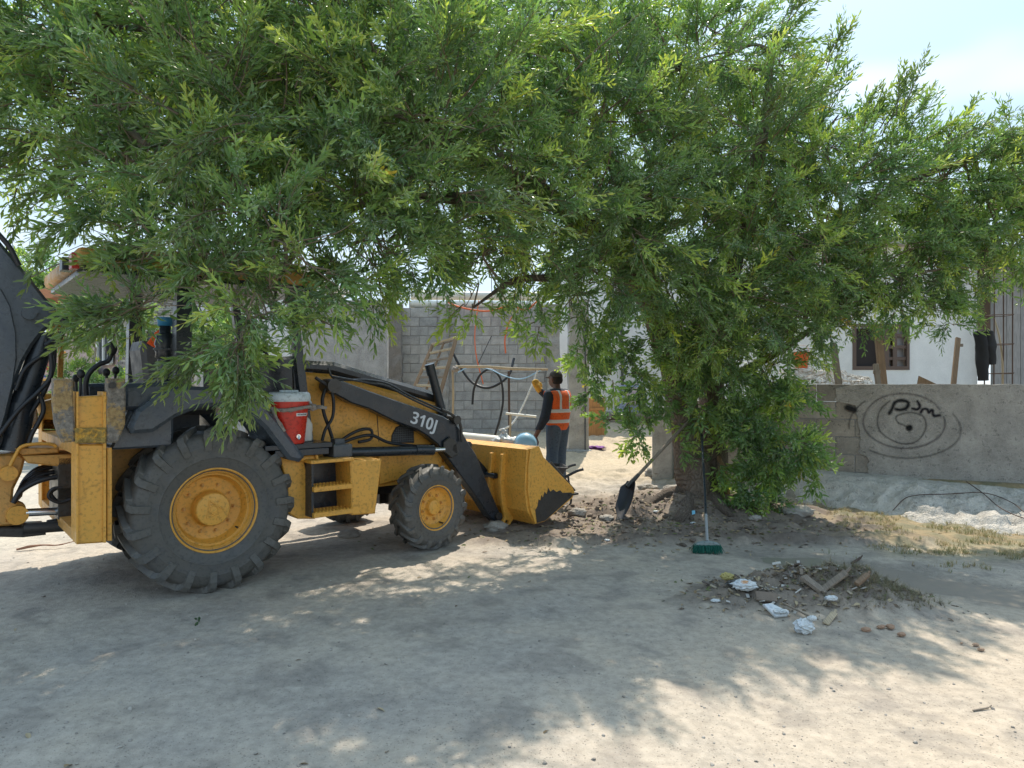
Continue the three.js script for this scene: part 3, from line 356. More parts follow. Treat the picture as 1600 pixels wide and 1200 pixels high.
// things that hang on and stand in the machine
{ // red water cooler tied to the platform
  const c = thing('water_cooler', 'red barrel water cooler with a pale lid tied beside the machine step', 'water cooler', LW(0.67, 1.168, 0.9), TH);
  part('body', lathe([[0.001, 0], [0.125, 0], [0.133, 0.01], [0.172, 0.375], [0.17, 0.385], [0.001, 0.385]], 40), M.red, c);
  part('lid', [lathe([[0.165, 0.375], [0.184, 0.378], [0.188, 0.41], [0.18, 0.445], [0.165, 0.46], [0.001, 0.463]], 40), box(0.16, 0.02, 0.05, 0, 0.468, 0, 0.008)], M.lidw, c);
  part('handle', tube([[-0.18, 0.39, 0.02], [-0.19, 0.34, 0.03], [-0.175, 0.29, 0.03]], 0.012, 14), M.lidw, c); part('handle', [tube([[0.18, 0.39, 0.02], [0.195, 0.34, 0.03], [0.175, 0.29, 0.03]], 0.012, 14)], M.lidw, c);
  const sgt = part('spigot', [rod([0.02, 0.07, 0.13], [0.02, 0.07, 0.165], 0.022, 0.02, 14), rod([0.02, 0.075, 0.16], [0.02, 0.045, 0.175], 0.011, 0.009)], M.chrome, c);
  const lb = new THREE.CylinderGeometry(0.1625, 0.1600, 0.026, 14, 1, true, 0.0, 0.85).translate(0, 0.262, 0); part('label', lb, M.white, c);
  const pr = []; for (let k = 0; k < 7; k++) { const a = 0.1 + k * 0.1; pr.push(box(0.010, 0.012, 0.002, 0, 0, 0, 0.0005).rotateY(a).translate(Math.sin(a) * 0.1627, 0.262, Math.cos(a) * 0.1627)); } part('label_print', pr, mat([0.12, 0.1, 0.1], 0.8), c);
  const s = thing('tie_strap', 'twisted brown cloth strap tied round the red water cooler', 'strap', LW(0.67, 1.168, 0.9), TH);
  const loop = []; for (let k = 0; k <= 22; k++) { const a = -1.75 + k * 0.168; loop.push([Math.sin(a) * 0.182, 0.315 + 0.012 * Math.sin(a * 2.3), Math.cos(a) * 0.182]); } loop.push([0.26, 0.322, 0.06], [0.33, 0.31, 0.05]);
  part('band', [taper(loop, [0.018, 0.014, 0.019, 0.015, 0.02, 0.016, 0.018], 7, 70, 0.25, 18)], M.strap, s);
  part('loose_end', taper([[-0.17, 0.32, 0.05], [-0.165, 0.25, 0.1], [-0.14, 0.18, 0.13], [-0.1, 0.12, 0.15]], [0.022, 0.018, 0.022, 0.012], 7, 30, 0.25, 18), M.strap, s);
  part('knot', lump(0.035, 1, 1, 1, 8, 0.3).translate(0.19, 0.32, 0.07), M.strap, s);
  const j = thing('water_jug', 'small off-white plastic jug standing behind the red cooler', 'jug', LW(0.86, 1.168, 0.78), TH);
  part('body', lathe([[0.001, 0], [0.07, 0], [0.078, 0.015], [0.076, 0.09], [0.08, 0.1], [0.078, 0.16], [0.05, 0.21], [0.028, 0.23], [0.028, 0.25], [0.001, 0.25]], 28), mat([0.55, 0.52, 0.46], 0.5), j);
  part('cap', rod([0, 0.25, 0], [0, 0.28, 0], 0.032, 0.03, 16), M.hose, j);
}
{ const o = LW(tw[0] - 0.1, tw[1] + 0.1, 0.4), v = thing('orange_cloth', 'bright orange cloth draped between the seat backrest and the black control tower', 'cloth', o, TH), c0 = [tw[0] - 0.1, tw[1] + 0.1];
  const g = plate(P([[230, 536], [244, 518], [257, 510], [260, 515], [251, 526], [246, 545], [238, 541]], 0.4).map(([x, y]) => [x - c0[0], y - c0[1]]), -0.03, 0.03, 0.012); part('cloth', g, mat([0.92, 0.13, 0.02], 0.85), v);
  part('fold', plate(P([[236, 537], [246, 524], [254, 516], [248, 528], [244, 541]], 0.43).map(([x, y]) => [x - c0[0], y - c0[1]]), 0.03, 0.05, 0.008), mat([0.92, 0.13, 0.02], 0.85), v);
  const b = thing('cup', 'bright blue plastic cup set on the black control tower', 'cup', LW(tw[0], tw[1] + 0.272, 0.62), 0);
  part('body', lathe([[0.001, 0], [0.058, 0], [0.064, 0.07], [0.058, 0.07], [0.05, 0.01]], 24), mat([0.05, 0.27, 0.5], 0.4), b); }
// ---------- street wall on the right ----------
const WA = Math.atan(0.476), wallX0 = 2.35;
const wallAt = (s, y, off = 0) => V(wallX0 + s * Math.cos(WA) - off * Math.sin(WA), y, -wallD(wallX0) + s * Math.sin(WA) + off * Math.cos(WA));   // along the wall, height, towards the street
const sOf = (px) => { const k = (px - 800) / F, X = k * (9.9 + 0.476 * 4.49) / (1 + 0.476 * k); return (X - wallX0) / Math.cos(WA); };
const bevelBlock = (w, h, d, seed) => { const g = new RoundedBoxGeometry(w, h, d, 1, 0.007), p = g.attributes.position; for (let i = 0; i < p.count; i++) { const x = p.getX(i), y = p.getY(i), z = p.getZ(i); p.setXYZ(i, x + 0.004 * n3(x * 9, y * 9, seed), y + 0.003 * n3(y * 9, x * 9, seed + 4), z + 0.004 * n3(x * 7, y * 7, seed + 8)); } return metric(clean(g), 1); };
function blocks(parent, x0, x1, y0, rows, bw, bh, d, mats, keep = () => true, z = 0) {
  const gap = 0.011, full = Array.from({ length: 4 }, (_, k) => { const g = bevelBlock(bw - gap, bh - gap, d, k * 3); const u = g.attributes.uv; for (let i = 0; i < u.count; i++) u.setXY(i, u.getX(i) + k * 0.31, u.getY(i) + k * 0.17); return g; }), cut = new Map();
  for (let r = 0; r < rows; r++) for (let x = x0 - (r % 2) * bw / 2; x < x1 - 0.03; x += bw) {
    const a = Math.max(x, x0), b = Math.min(x + bw, x1), y = y0 + (r + 0.5) * bh; if (b - a < 0.06 || !keep((a + b) / 2, y, r)) continue;
    let g = pick(full); if (b - a < bw - 0.01) { const k = Math.round((b - a) * 50); if (!cut.has(k)) cut.set(k, bevelBlock(b - a - gap, bh - gap, d, k)); g = cut.get(k); }
    const m = new THREE.Mesh(g, pick(mats)); m.name = 'block'; m.position.set((a + b) / 2, y, z + rr(-0.004, 0.004)); m.castShadow = m.receiveShadow = true; parent.add(m);
  }
}
{
  const w = thing('street_wall', 'low grey block wall with plaster and spray-painted spiral along the dirt verge', 'wall', wallAt(0, 0), -WA), Ls = 11.5, s0 = sOf(1338);
  blocks(w, 0.0, s0 + 0.4, 0.2, 6, 0.5, 0.25, 0.15, blockMatsWarm, (x, y, r) => !(r === 5 && x < 1.55), -0.085);
  part('mortar', [cube(s0 + 0.3, 1.24, 0.13, (s0 + 0.3) / 2, 0.82, -0.087)], M.mortar, w);
  const top = [], edge = []; for (let s = s0; s <= Ls; s += 0.1) top.push([s, 1.695 + 0.008 * n2(s * 3, 1)]);
  for (let y = 0.2; y < 1.69; y += 0.06) edge.push([s0 + 0.02 + 0.05 * n2(y * 6, 4) + (y > 1.44 ? -0.3 : y < 0.7 ? 0.12 : 0), y]);
  part('plaster', [plate([...edge, ...top, [Ls, 0.2]], -0.16, 0.004, 0.004)], M.plaster, w);
  part('wall_end', [box(0.32, 1.25, 0.3, 0.04, 0.72, -0.06, 0.02)], M.concrete, w);
  part('dark_block', box(0.42, 0.235, 0.15, 1.76, 1.58, -0.08, 0.008), mat([0.13, 0.1, 0.085], 0.95, { map: T.concrete }), w).userData.label = 'dark brown block in the top row';
  // sprayed spiral and letters: paint lying on the wall
  const cv = document.createElement('canvas'); cv.width = 1024; cv.height = 640; const c = cv.getContext('2d'); c.clearRect(0, 0, 1024, 640);
  const x0 = 1305, x1 = 1525, y0 = 600, y1 = 722, X = (z) => (1200 + z / 4 - x0) / (x1 - x0) * 1024, Y = (z) => (400 + z / 4 - y0) / (y1 - y0) * 640;
  c.lineCap = c.lineJoin = 'round';
  const spray = (pts, wd, al) => { const cu = new THREE.CatmullRomCurve3(pts.map(([a, b]) => V(X(a), Y(b), 0))), q = cu.getSpacedPoints(pts.length * 26); for (const [k, a] of [[2.2, 0.10], [1.5, 0.16], [1, 0.5], [0.6, 0.5]]) q.forEach((p) => { const r = wd * k * (1 + 0.15 * n2(p.x * 0.03, p.y * 0.03)); c.fillStyle = `rgba(22,21,22,${a * al * 0.115})`; c.beginPath(); c.arc(p.x, p.y, r, 0, 7); c.fill(); }); };
  spray([[498, 940], [520, 948], [550, 960]], 13, 1.6);
  spray([[772, 980], [792, 945], [812, 905], [852, 894], [892, 906], [886, 936], [850, 952], [812, 948]], 9, 1.5);
  spray([[915, 942], [950, 948], [965, 930], [948, 895]], 7, 1.4); spray([[970, 968], [985, 945], [1012, 948], [1018, 968], [1040, 950], [1050, 985], [1090, 980]], 7, 1.4);
  spray([[905, 1070], [880, 1052], [830, 1030], [815, 1000], [850, 978], [920, 968], [985, 990], [1003, 1040], [985, 1100], [930, 1150], [860, 1160], [780, 1135], [715, 1085], [698, 1020], [720, 950], [780, 895]], 6.5, 0.85); spray([[895, 1066], [905, 1058]], 12, 1.1);
  const ring = (cx, cy, rx, ry, a0, a1, wd, al) => { const p = []; for (let k = 0; k <= 26; k++) { const a = a0 + (a1 - a0) * k / 26; p.push([cx + Math.cos(a) * rx * (1 + 0.02 * Math.sin(a * 3)), cy + Math.sin(a) * ry]); } spray(p, wd * 1.25, al * 0.36); };
  ring(862, 1020, 255, 168, -0.2, Math.PI * 1.86, 6, 1.3); ring(865, 1045, 352, 205, Math.PI * 0.95, Math.PI * 1.25, 7, 0.55); ring(865, 1060, 345, 188, -0.5, Math.PI * 0.72, 7, 0.75);
  const t = new THREE.CanvasTexture(cv); t.colorSpace = THREE.SRGBColorSpace;
  const sa = sOf(x0), sb = sOf(x1), g = new THREE.PlaneGeometry(sb - sa, 1.09).translate((sa + sb) / 2, 1.14, 0.0075);
  part('graffiti', g, new THREE.MeshStandardMaterial({ map: t, transparent: true, roughness: 0.9, depthWrite: false }), w, true);
}
const apronW = (s) => Math.min(1.9, Math.max(0.75, 0.8 + 0.42 * (s - 2.1))), apronY = (s, d) => { const b = 0.47 - 0.035 * Math.max(0, s - 2.2), u = d / apronW(s); return b - 0.05 * sm(u, 0, 0.35) - (b - 0.02) * Math.pow(0.45 * sm(u, 0.18, 1.02) + 0.55 * Math.min(1, Math.max(0, (u - 0.2) / 0.8)), 0.95); };
{ // lumpy concrete apron at the wall's foot
  const pos = [], idx = [], uv = [], N = 260, K = 50, s0 = 1.3, s1 = 8.6;
  for (let i = 0; i <= N; i++) { const s = s0 + (s1 - s0) * i / N, fo = sm(s, s0, s0 + 0.7), wv = 0.12 * n2(s * 0.9, 3) + 0.05 * n2(s * 3, 8);
    for (let k = 0; k <= K; k++) { const Wd = apronW(s), d = -0.05 + Wd * 1.12 * k / K, dd = d - wv * sm(d, 0.1, 0.6); let y = apronY(s, dd); y *= fo * 0.85 + 0.15; y += 0.04 * n2(s * 3.4, d * 5) * sm(d, 0.1, 0.35) + 0.02 * n2(s * 8, d * 11) * sm(d, 0.25, 0.5) + 0.009 * n2(s * 21, d * 23) * sm(d, 0.3, 0.55) + 0.004 * n2(s * 14, d * 14) - 0.09 * sm(d / Wd, 0.95, 1.1);
      const p = wallAt(s, y, d); pos.push(p.x, p.y, p.z); uv.push(s, d * 1.2); if (i < N && k < K) { const o = i * (K + 1) + k; idx.push(o, o + 1, o + K + 1, o + 1, o + K + 2, o + K + 1); } } }
  const g = new THREE.BufferGeometry(); g.setAttribute('position', new THREE.Float32BufferAttribute(pos, 3)); g.setAttribute('uv', new THREE.Float32BufferAttribute(uv, 2)); g.setIndex(idx); g.computeVertexNormals();
  struct('concrete_apron', g, M.apron, true);
  [[[1510, 758], [1535, 775], [1565, 800], [1600, 815], [1640, 822]], [[1395, 802], [1420, 782], [1480, 778], [1540, 776], [1580, 790], [1600, 806]]].forEach((pts, k) => { const l = pts.map(([a, b]) => { let q = null; for (let d = 11; d > 7; d -= 0.02) { const p = at(a, b, d), off = (p.clone().sub(wallAt(0, 0))).dot(V(-Math.sin(WA), 0, Math.cos(WA))); const s = p.clone().sub(wallAt(0, 0)).dot(V(Math.cos(WA), 0, Math.sin(WA))), y = apronY(s, Math.max(0, off)); if (p.y > y - 0.0) { q = p; q.y = y + 0.05; break; } } return q || at(a, b, 8.5); }); tag(part('fallen_cable', tube(l, 0.006, 50, 6), M.rebar), ['thin dark cable running down the right end of the concrete apron', 'thin dark cable lying along the top of the concrete apron'][k], 'cable', 'cables on the apron'); });
}
const yard = (px, d) => ground((px - 800) / F * d, d);
// ---------- behind the street wall ----------
{
  const D = 13.2, X = (px) => (px - 800) / F * D, Y = (py) => EYE - (py - 600) / F * D, h = thing('white_house', 'white plastered house with a brown barred window behind the street wall', 'house', [0, 0, -D]);
  const wx0 = X(1332), wx1 = X(1421), wy0 = Y(578), wy1 = Y(506), x0 = X(1180), x1 = X(1527), y1 = Y(385);
  part('wall', [cube(wx0 - x0, y1, 0.2, (x0 + wx0) / 2, y1 / 2, -0.1), cube(x1 - wx1, y1, 0.2, (x1 + wx1) / 2, y1 / 2, -0.1), cube(wx1 - wx0, wy0, 0.2, (wx0 + wx1) / 2, wy0 / 2, -0.1), cube(wx1 - wx0, y1 - wy1, 0.2, (wx0 + wx1) / 2, (y1 + wy1) / 2, -0.1), cube(0.2, y1, 3, x1 - 0.1, y1 / 2, -1.75), cube(0.2, y1, 3, x0 + 0.1, y1 / 2, -1.75)], M.whitewall, h);
  part('roof', cube(x1 - x0 + 0.3, 0.15, 3.6, (x0 + x1) / 2, y1 + 0.08, -1.6), M.concrete, h);
  const w = part('window', [cube(wx1 - wx0, 0.07, 0.1, (wx0 + wx1) / 2, wy0 + 0.035, -0.04), cube(wx1 - wx0, 0.07, 0.1, (wx0 + wx1) / 2, wy1 - 0.035, -0.04), cube(0.07, wy1 - wy0 - 0.14, 0.1, wx0 + 0.035, (wy0 + wy1) / 2, -0.04), cube(0.05, wy1 - wy0 - 0.14, 0.1, wx1 - 0.025, (wy0 + wy1) / 2, -0.04), cube(0.09, wy1 - wy0 - 0.14, 0.1, X(1385), (wy0 + wy1) / 2, -0.04), cube(0.08, wy1 - wy0 - 0.14, 0.08, X(1399), (wy0 + wy1) / 2, -0.05), ...[0.25, 0.5, 0.75].map((k) => cube(wx1 - X(1385) - 0.1, 0.06, 0.07, (wx1 + X(1385)) / 2, wy0 + (wy1 - wy0) * k, -0.055))], mat([0.14, 0.095, 0.075], 0.8), h);
  for (let i = 0; i < 2; i++) for (let j = 0; j < 4; j++) part('pane', cube(0.2, 0.2, 0.01, [X(1392), X(1409)][i], wy0 + (wy1 - wy0) * (j + 0.5) / 4, -0.11), mat([0.28, 0.26, 0.26], 0.35), w);
  part('shutter', [cube(X(1380) - wx0 - 0.09, wy1 - wy0 - 0.14, 0.03, (X(1380) + wx0) / 2, (wy0 + wy1) / 2, -0.14)], mat([0.035, 0.026, 0.024], 0.8), w);
  // grey shed beside it
  const s = thing('grey_shed', 'weathered grey shed with a sloping roof edge at the right end', 'shed', [0, 0, -D + 0.4]), pl = [];
  for (let k = 0; k < 12; k++) { const xa = X(1530) + k * 0.26, b = part('plank', plate([[xa, 0.3], [xa + 0.252, 0.3], [xa + 0.252, Y(395) - k * 0.3 - 0.3], [xa, Y(395) - k * 0.3]], rr(-0.1, -0.085), rr(-0.03, -0.02), 0.006), pick(M.shed ??= variants([0.33, 0.33, 0.335], 5, 0.2, 0.9, { map: T.wood })), s); }
  { const a = X(1524), b = Y(390) + 0.16, k = -0.3 / 0.26; part('roof', plate([[a, b], [a + 2.8, b + 2.8 * k], [a + 2.8, b + 2.8 * k - 0.14], [a, b - 0.14]], -2.2, 0.12, 0.004), mat([0.10, 0.085, 0.075], 0.9, { map: T.dust }), s); }
}
{ // reinforcement column standing behind the wall with a garment on it
  const D = 10.0, r = thing('rebar_column', 'bare rusty reinforcement column rising behind the street wall', 'rebar column', at(1560, 600, D)), w = 29 / F * D / 2; r.position.y = 0.3;
  for (const x of [-w, w]) for (const z of [-0.09, 0.09]) part('bar', rod([x, 0, z], [x + rr(-0.02, 0.02), 3.5 + rr(0, 0.4), z], 0.009, 0.009, 6), M.rebar, r);
  for (let k = 0; k < 6; k++) { const y = 1.13 + k * 0.42; part('tie', [rod([-w - 0.03, y, 0.1], [w + 0.02, y + 0.01, 0.1], 0.006), rod([-w, y, -0.1], [w, y, -0.1], 0.006), rod([-w - 0.01, y, -0.1], [-w - 0.01, y, 0.1], 0.006), rod([w + 0.01, y, -0.1], [w + 0.01, y, 0.1], 0.006)], M.rebar, r); }
  const tr = thing('hung_trousers', 'black trousers hung on the rebar column behind the wall', 'trousers', at(1537, 520, D - 0.16));
  const legG = (x, l, sw, ph) => taper([[x, 0, 0], [x + 0.01, -0.2, 0.02], [x + sw * 0.5, -l * 0.6, 0.03], [x + sw, -l, 0.02]], [0.07, 0.085, 0.075, 0.07], 12, 30, 0.22, 6);
  part('leg', legG(-0.06, 0.68, 0.03), M.cloth ??= mat([0.016, 0.016, 0.018], 0.9), tr); part('leg', legG(0.06, 0.45, 0.03), M.cloth, tr); part('waistband', tube([[-0.13, 0.0, 0], [0, 0.02, 0.05], [0.13, 0.0, 0], [0, 0.0, -0.05]], 0.02, 30, 8, true), M.cloth, tr);
  const lean = (n, l, a, b, w, th, m) => { const t = thing(n, l, 'post', [0, 0, 0]); const pa = at(...a), pb = at(...b), g = bar(pa, pb, w, th); part('board', g, m, t); const sp = [box(w * 1.5, 0.05, 0.03, pb.x, pb.y - 0.12, pb.z + th / 2 + 0.012)]; part('cleat', sp, M.greyWood, t); };
  lean('leaning_post', 'grey wooden post leaning behind the wall beside the wire mesh', [1316, 640, 10.4], [1302, 538, 10.7], 0.09, 0.06, M.greyWood);
  lean('leaning_post', 'thick brown post leaning across the barred window', [1384, 640, 10.2], [1371, 512, 10.5], 0.10, 0.07, M.wood);
  lean('leaning_post', 'short wooden stake tilted against the thick brown post', [1378, 640, 10.0], [1368, 569, 10.2], 0.07, 0.05, M.greyWood);
  lean('leaning_post', 'dark board propped upright on the white house wall left of the black trousers', [1486, 640, 10.8], [1497, 528, 11.2], 0.075, 0.04, M.wood);
  tag(part('cane_pole', tube([at(1566, 640, 10.1), at(1566, 560, 10.1), at(1560, 520, 10.2), at(1552, 494, 10.3)], 0.014, 20, 7), M.paleWood), 'bent tan cane leaning inside the rebar column', 'pole');
  const cb = thing('cardboard_sheet', 'brown cardboard sheet sticking up behind the wall below the white house', 'cardboard', at(1446, 606, 10.3)); part('sheet', plate([[-0.17, -0.2], [0.25, -0.2], [0.24, 0.02], [-0.1, 0.18]], -0.01, 0.01, 0.003), M.wood, cb); part('fold', box(0.3, 0.02, 0.05, 0.05, -0.02, 0.03), M.wood, cb);
  const wm = thing('wire_mesh', 'tangled pale wire mesh heaped behind the wall left of the posts', 'wire mesh', at(1297, 600, 10.6)), ws = [];
  for (let f = 0; f < 2; f++) for (let k = 0; k < 22; k++) { const p = []; for (let i = 0; i <= 26; i++) { const u = i / 26, x = f ? (k / 21 - 0.5) * 1.35 + 0.03 * (i % 2 ? 1 : -1) : (u - 0.5) * 1.4, q = f ? u * 0.5 : (k / 21) * 0.5 + 0.012 * (i % 2 ? 1 : -1); p.push([x, -0.12 + q * (0.78 - 0.3 * Math.abs(x + 0.3)) + 0.05 * n2(x * 4, q * 6), -q * 0.4 + 0.07 * n2(x * 3 + 9, q * 7)]); } ws.push(tube(p, 0.0055, 30, 4)); }
  part('wires', ws, mat([0.62, 0.58, 0.52], 0.6), wm).userData.kind = 'stuff';
  const ob = thing('orange_bucket', 'orange plastic bucket half hidden by leaves behind the wall', 'bucket', at(1252, 575, 10.8)); part('body', lathe([[0.001, 0], [0.09, 0], [0.12, 0.24], [0.125, 0.25], [0.112, 0.24], [0.085, 0.02]], 24), M.orange, ob); part('handle', tube([[-0.12, 0.24, 0], [-0.08, 0.34, 0.02], [0.08, 0.34, 0.02], [0.12, 0.24, 0]], 0.006, 20), M.white, ob);
}
// ---------- building site in the middle ----------
{
  const D = 15.5, X = (px) => (px - 800) / F * D, w = thing('block_wall', 'unfinished grey concrete block wall at the back of the building site', 'wall', [0, 0, -D]);
  blocks(w, X(600), X(872), 0.5, 14, 0.4, 0.207, 0.15, blockMats);
  part('mortar', cube(X(872) - X(600), 2.9, 0.13, (X(600) + X(872)) / 2, 1.95, 0), M.mortar, w);
  for (const [a, b, z] of [[608, 630, 0.14], [688, 702, 0.1], [854, 874, 0.12]]) { const x = (X(a) + X(b)) / 2, ww = X(b) - X(a), g = new THREE.BoxGeometry(ww, 3.0, 0.2, 4, 40, 3), p = g.attributes.position; for (let i = 0; i < p.count; i++) p.setXYZ(i, p.getX(i) + 0.025 * n3(p.getX(i) * 5, p.getY(i) * 6, z), p.getY(i), p.getZ(i) + 0.03 * n3(p.getX(i) * 5, p.getY(i) * 6, z + 5)); g.computeVertexNormals(); part('tie_column', g.translate(x, 1.97, z), mat(a < 620 ? [0.33, 0.31, 0.29] : [0.47, 0.455, 0.43], 0.95, { map: T.concrete, bumpMap: T.concreteH, bumpScale: 0.02 }), w); }
  for (let k = 0; k < 5; k++) part('rebar', rod([X(640) + k * 0.62, 3.3, 0], [X(640) + k * 0.62 + rr(-0.06, 0.06), 4.0 + rr(0, 0.35), 0], 0.008, 0.008, 5), M.rebar, w);
  const pw = thing('plastered_wall', 'grey cement plastered wall behind the loader hood', 'wall', [0, 0, -14.4]), X2 = (px) => (px - 800) / F * 14.4; part('render', box(X2(606) - X2(455), 3.35, 0.2, (X2(606) + X2(455)) / 2, 1.67, 0, 0.01), mat([0.44, 0.43, 0.42], 0.95, { map: T.concrete, bumpMap: T.concreteH, bumpScale: 0.012 }), pw); part('coping', box(X2(606) - X2(455), 0.08, 0.3, (X2(606) + X2(455)) / 2, 3.39, 0), M.concrete, pw);
  [[3.50, -0.1, 0.085, 'lower pale pipe lying along the top of the block wall'], [3.72, -0.25, 0.1, 'upper pale pipe lying along the top of the block wall']].forEach(([y, z, r, l]) => { const t = thing('long_pipe', l, 'pipe', [0, y, -D + z], 0, 'pipes on the block wall'); part('barrel', rod([X(640), 0, 0], [X(860), -0.03, 0], r, r, 20), M.pvc, t); part('socket', rod([X(648), 0, 0], [X(662), 0, 0], r + 0.015, r + 0.015, 20), M.pvc, t); });
  const tube_ = (n, l, pts, r, m, cat, grp) => tag(part(n, tube(pts.map((p) => at(...p)), r, 70, 7), m), l, cat, grp);
  tube_('black_hose', 'black hose hanging in a wide loop before the block wall', [[708, 552, 13.6], [722, 578, 13.5], [740, 599, 13.4], [762, 606, 13.3], [782, 598, 13.3], [796, 584, 13.4], [803, 560, 13.6]], 0.026, M.hose, 'hose');
  tube_('black_hose', 'black hose arching up and down before the block wall', [[738, 632, 13.2], [741, 606, 13.2], [752, 584, 13.1], [766, 577, 13.1], [780, 588, 13.1], [786, 620, 13.1], [782, 650, 13.1], [773, 681, 13.1]], 0.022, M.hose, 'hose');
  tube_('blue_hose', 'thin pale blue hose sagging under the cane pole', [[716, 582, 13.0], [735, 573, 13.0], [765, 577, 13.0], [790, 588, 12.9], [815, 592, 12.8], [848, 577, 12.7]], 0.011, mat([0.30, 0.50, 0.68], 0.5), 'hose');
  tube_('white_hose', 'thin white hose dropping from the cane pole to the ground', [[840, 579, 12.7], [832, 600, 12.7], [818, 632, 12.7], [808, 651, 12.7], [796, 666, 12.6], [780, 672, 12.6]], 0.017, M.white, 'hose');
  tube_('orange_conduit', 'orange conduit hanging left of the cane pole', [[748, 470, 15.1], [742, 520, 14.8], [744, 555, 14.6], [755, 600, 14.6]], 0.012, M.orange, 'conduit');
  tube_('orange_conduit', 'orange conduit bundle curling along the wall top by the foliage', [[700, 472, 15.3], [716, 479, 15.2], [760, 486, 15.1], [800, 478, 15], [822, 484, 15], [840, 470, 15]], 0.02, M.orange, 'conduit');
  tube_('orange_conduit', 'short orange conduit end hanging above the worker', [[812, 480, 15], [795, 505, 14.8], [789, 530, 14.8], [790, 552, 14.8]], 0.016, M.orange, 'conduit');
  tube_('electric_wire', 'thin black wire hanging slantwise on the block wall', [[768, 525, 15], [757, 548, 14.8], [744, 575, 14.7]], 0.008, M.hose, 'wire');
  const cp = thing('cane_rail', 'pale cane pole lashed level before the block wall', 'pole', [0, 0, 0]); part('pole', taper([at(712, 573, 12.9), at(760, 573, 12.8), at(800, 576, 12.7), at(856, 577, 12.6)], [0.026, 0.024, 0.027, 0.022], 9, 30, 0.06, 8), M.paleWood, cp); part('stick', taper([at(707, 578, 12.9), at(708, 620, 12.9), at(706, 690, 12.9)], [0.02, 0.022, 0.02], 8, 20), M.paleWood, cp); part('lashing', lump(0.07, 1, 0.7, 0.8, 4, 0.4).translate(...at(711, 577, 12.85)), M.strap, cp);
  tag(part('steel_rod', rod(at(796, 690, 12.9), at(795, 580, 12.9), 0.022, 0.022, 8), M.rebar), 'rusty steel rod standing upright in the building site', 'rod');
  const rf = thing('stake_frame', 'small frame of pale sticks beside the rusty steel rod', 'frame', [0, 0, 0]); part('stick', rod(at(796, 700, 12.5), at(798, 647, 12.5), 0.02, 0.02), M.paleWood, rf); part('stick', rod(at(790, 646, 12.5), at(838, 651, 12.5), 0.022, 0.022), M.pvc, rf);
  const ld = thing('wooden_rack', 'brown wooden slatted rack leaning on the block wall', 'rack', [0, 0, 0]), a0 = at(640, 622, 12.8), a1 = at(676, 539, 13.6), b0 = at(684, 628, 12.6), b1 = at(713, 528, 13.4), m0 = at(660, 625, 12.75), m1 = at(694, 534, 13.5);
  part('rail', bar(a0, a1, 0.06, 0.05), M.wood, ld); part('rail', bar(b0, b1, 0.07, 0.05), M.wood, ld); part('rail', bar(m0, m1, 0.04, 0.04), M.wood, ld);
  for (let k = 0; k < 7; k++) { const t = 0.08 + k * 0.15; part('slat', bar(a0.clone().lerp(a1, t), b0.clone().lerp(b1, t), 0.045, 0.03, V(0.2, 0.4, 1)), k % 2 ? M.paleWood : M.greyWood, ld); }
  part('top_board', bar(a1, b1, 0.06, 0.06), M.paleWood, ld);
  const gpz = thing('gate_pillar', 'square rough concrete pillar beside the worker in orange vest', 'pillar', [at(903, 600, 13.3).x, 0, -13.3]); { const g = new THREE.BoxGeometry(0.38, 3.1, 0.38, 5, 40, 5), p = g.attributes.position; for (let i = 0; i < p.count; i++) p.setXYZ(i, p.getX(i) + 0.012 * n3(p.getX(i) * 7, p.getY(i) * 4, 1), p.getY(i), p.getZ(i) + 0.014 * n3(p.getX(i) * 7, p.getY(i) * 4, 7)); g.computeVertexNormals(); part('shaft', g.translate(0, 1.75, 0), M.concrete, gpz); part('conduit', rod([0.12, 0.3, 0.2], [0.12, 2.8, 0.2], 0.014), M.grey, gpz); part('footing', box(0.5, 0.25, 0.5, 0, 0.33, 0, 0.03), M.concrete, gpz); }
  const bd = thing('orange_board', 'orange-brown wooden board standing on edge right of the concrete pillar', 'board', [at(932, 600, 14.8).x, yard(932, 14.8) - 0.02, -14.8], 0.15); part('board', box(0.36, 0.86, 0.04, 0, 0.43, 0), M.board, bd); part('batten', box(0.3, 0.06, 0.03, 0, 0.62, 0.035), M.board, bd);
  const ww = thing('white_wall', 'white painted wall in sun behind the gate opening', 'wall', [0, 0, -17.2]), X3 = (px) => (px - 800) / F * 17.2; part('render', cube(X3(1200) - X3(868), 4.4, 0.2, (X3(1200) + X3(868)) / 2, 2.4, 0), M.whitewall, ww); part('plinth', box(X3(1200) - X3(868), 0.35, 0.06, (X3(1200) + X3(868)) / 2, 0.85, 0.13), mat([0.52, 0.5, 0.48], 0.95, { map: T.concrete }), ww); part('drain_pipe', [rod([X3(972), 0.7, 0.17], [X3(968), 4.2, 0.17], 0.035)], M.grey, ww);
  const bg = thing('blue_bag', 'blue and pink cloth bag hanging on the white wall', 'bag', at(985, 625, 17)); part('body', box(0.55, 0.72, 0.12, 0, 0, 0, 0.05), mat([0.36, 0.40, 0.52], 0.9), bg); part('pink_panel', box(0.3, 0.42, 0.03, 0.04, 0.1, 0.075, 0.012), mat([0.55, 0.44, 0.48], 0.9), bg);
  part('handle', tube([[-0.2, 0.3, 0], [-0.12, 0.62, 0], [0.12, 0.62, 0], [0.2, 0.3, 0]], 0.016, 20), M.hose, bg);
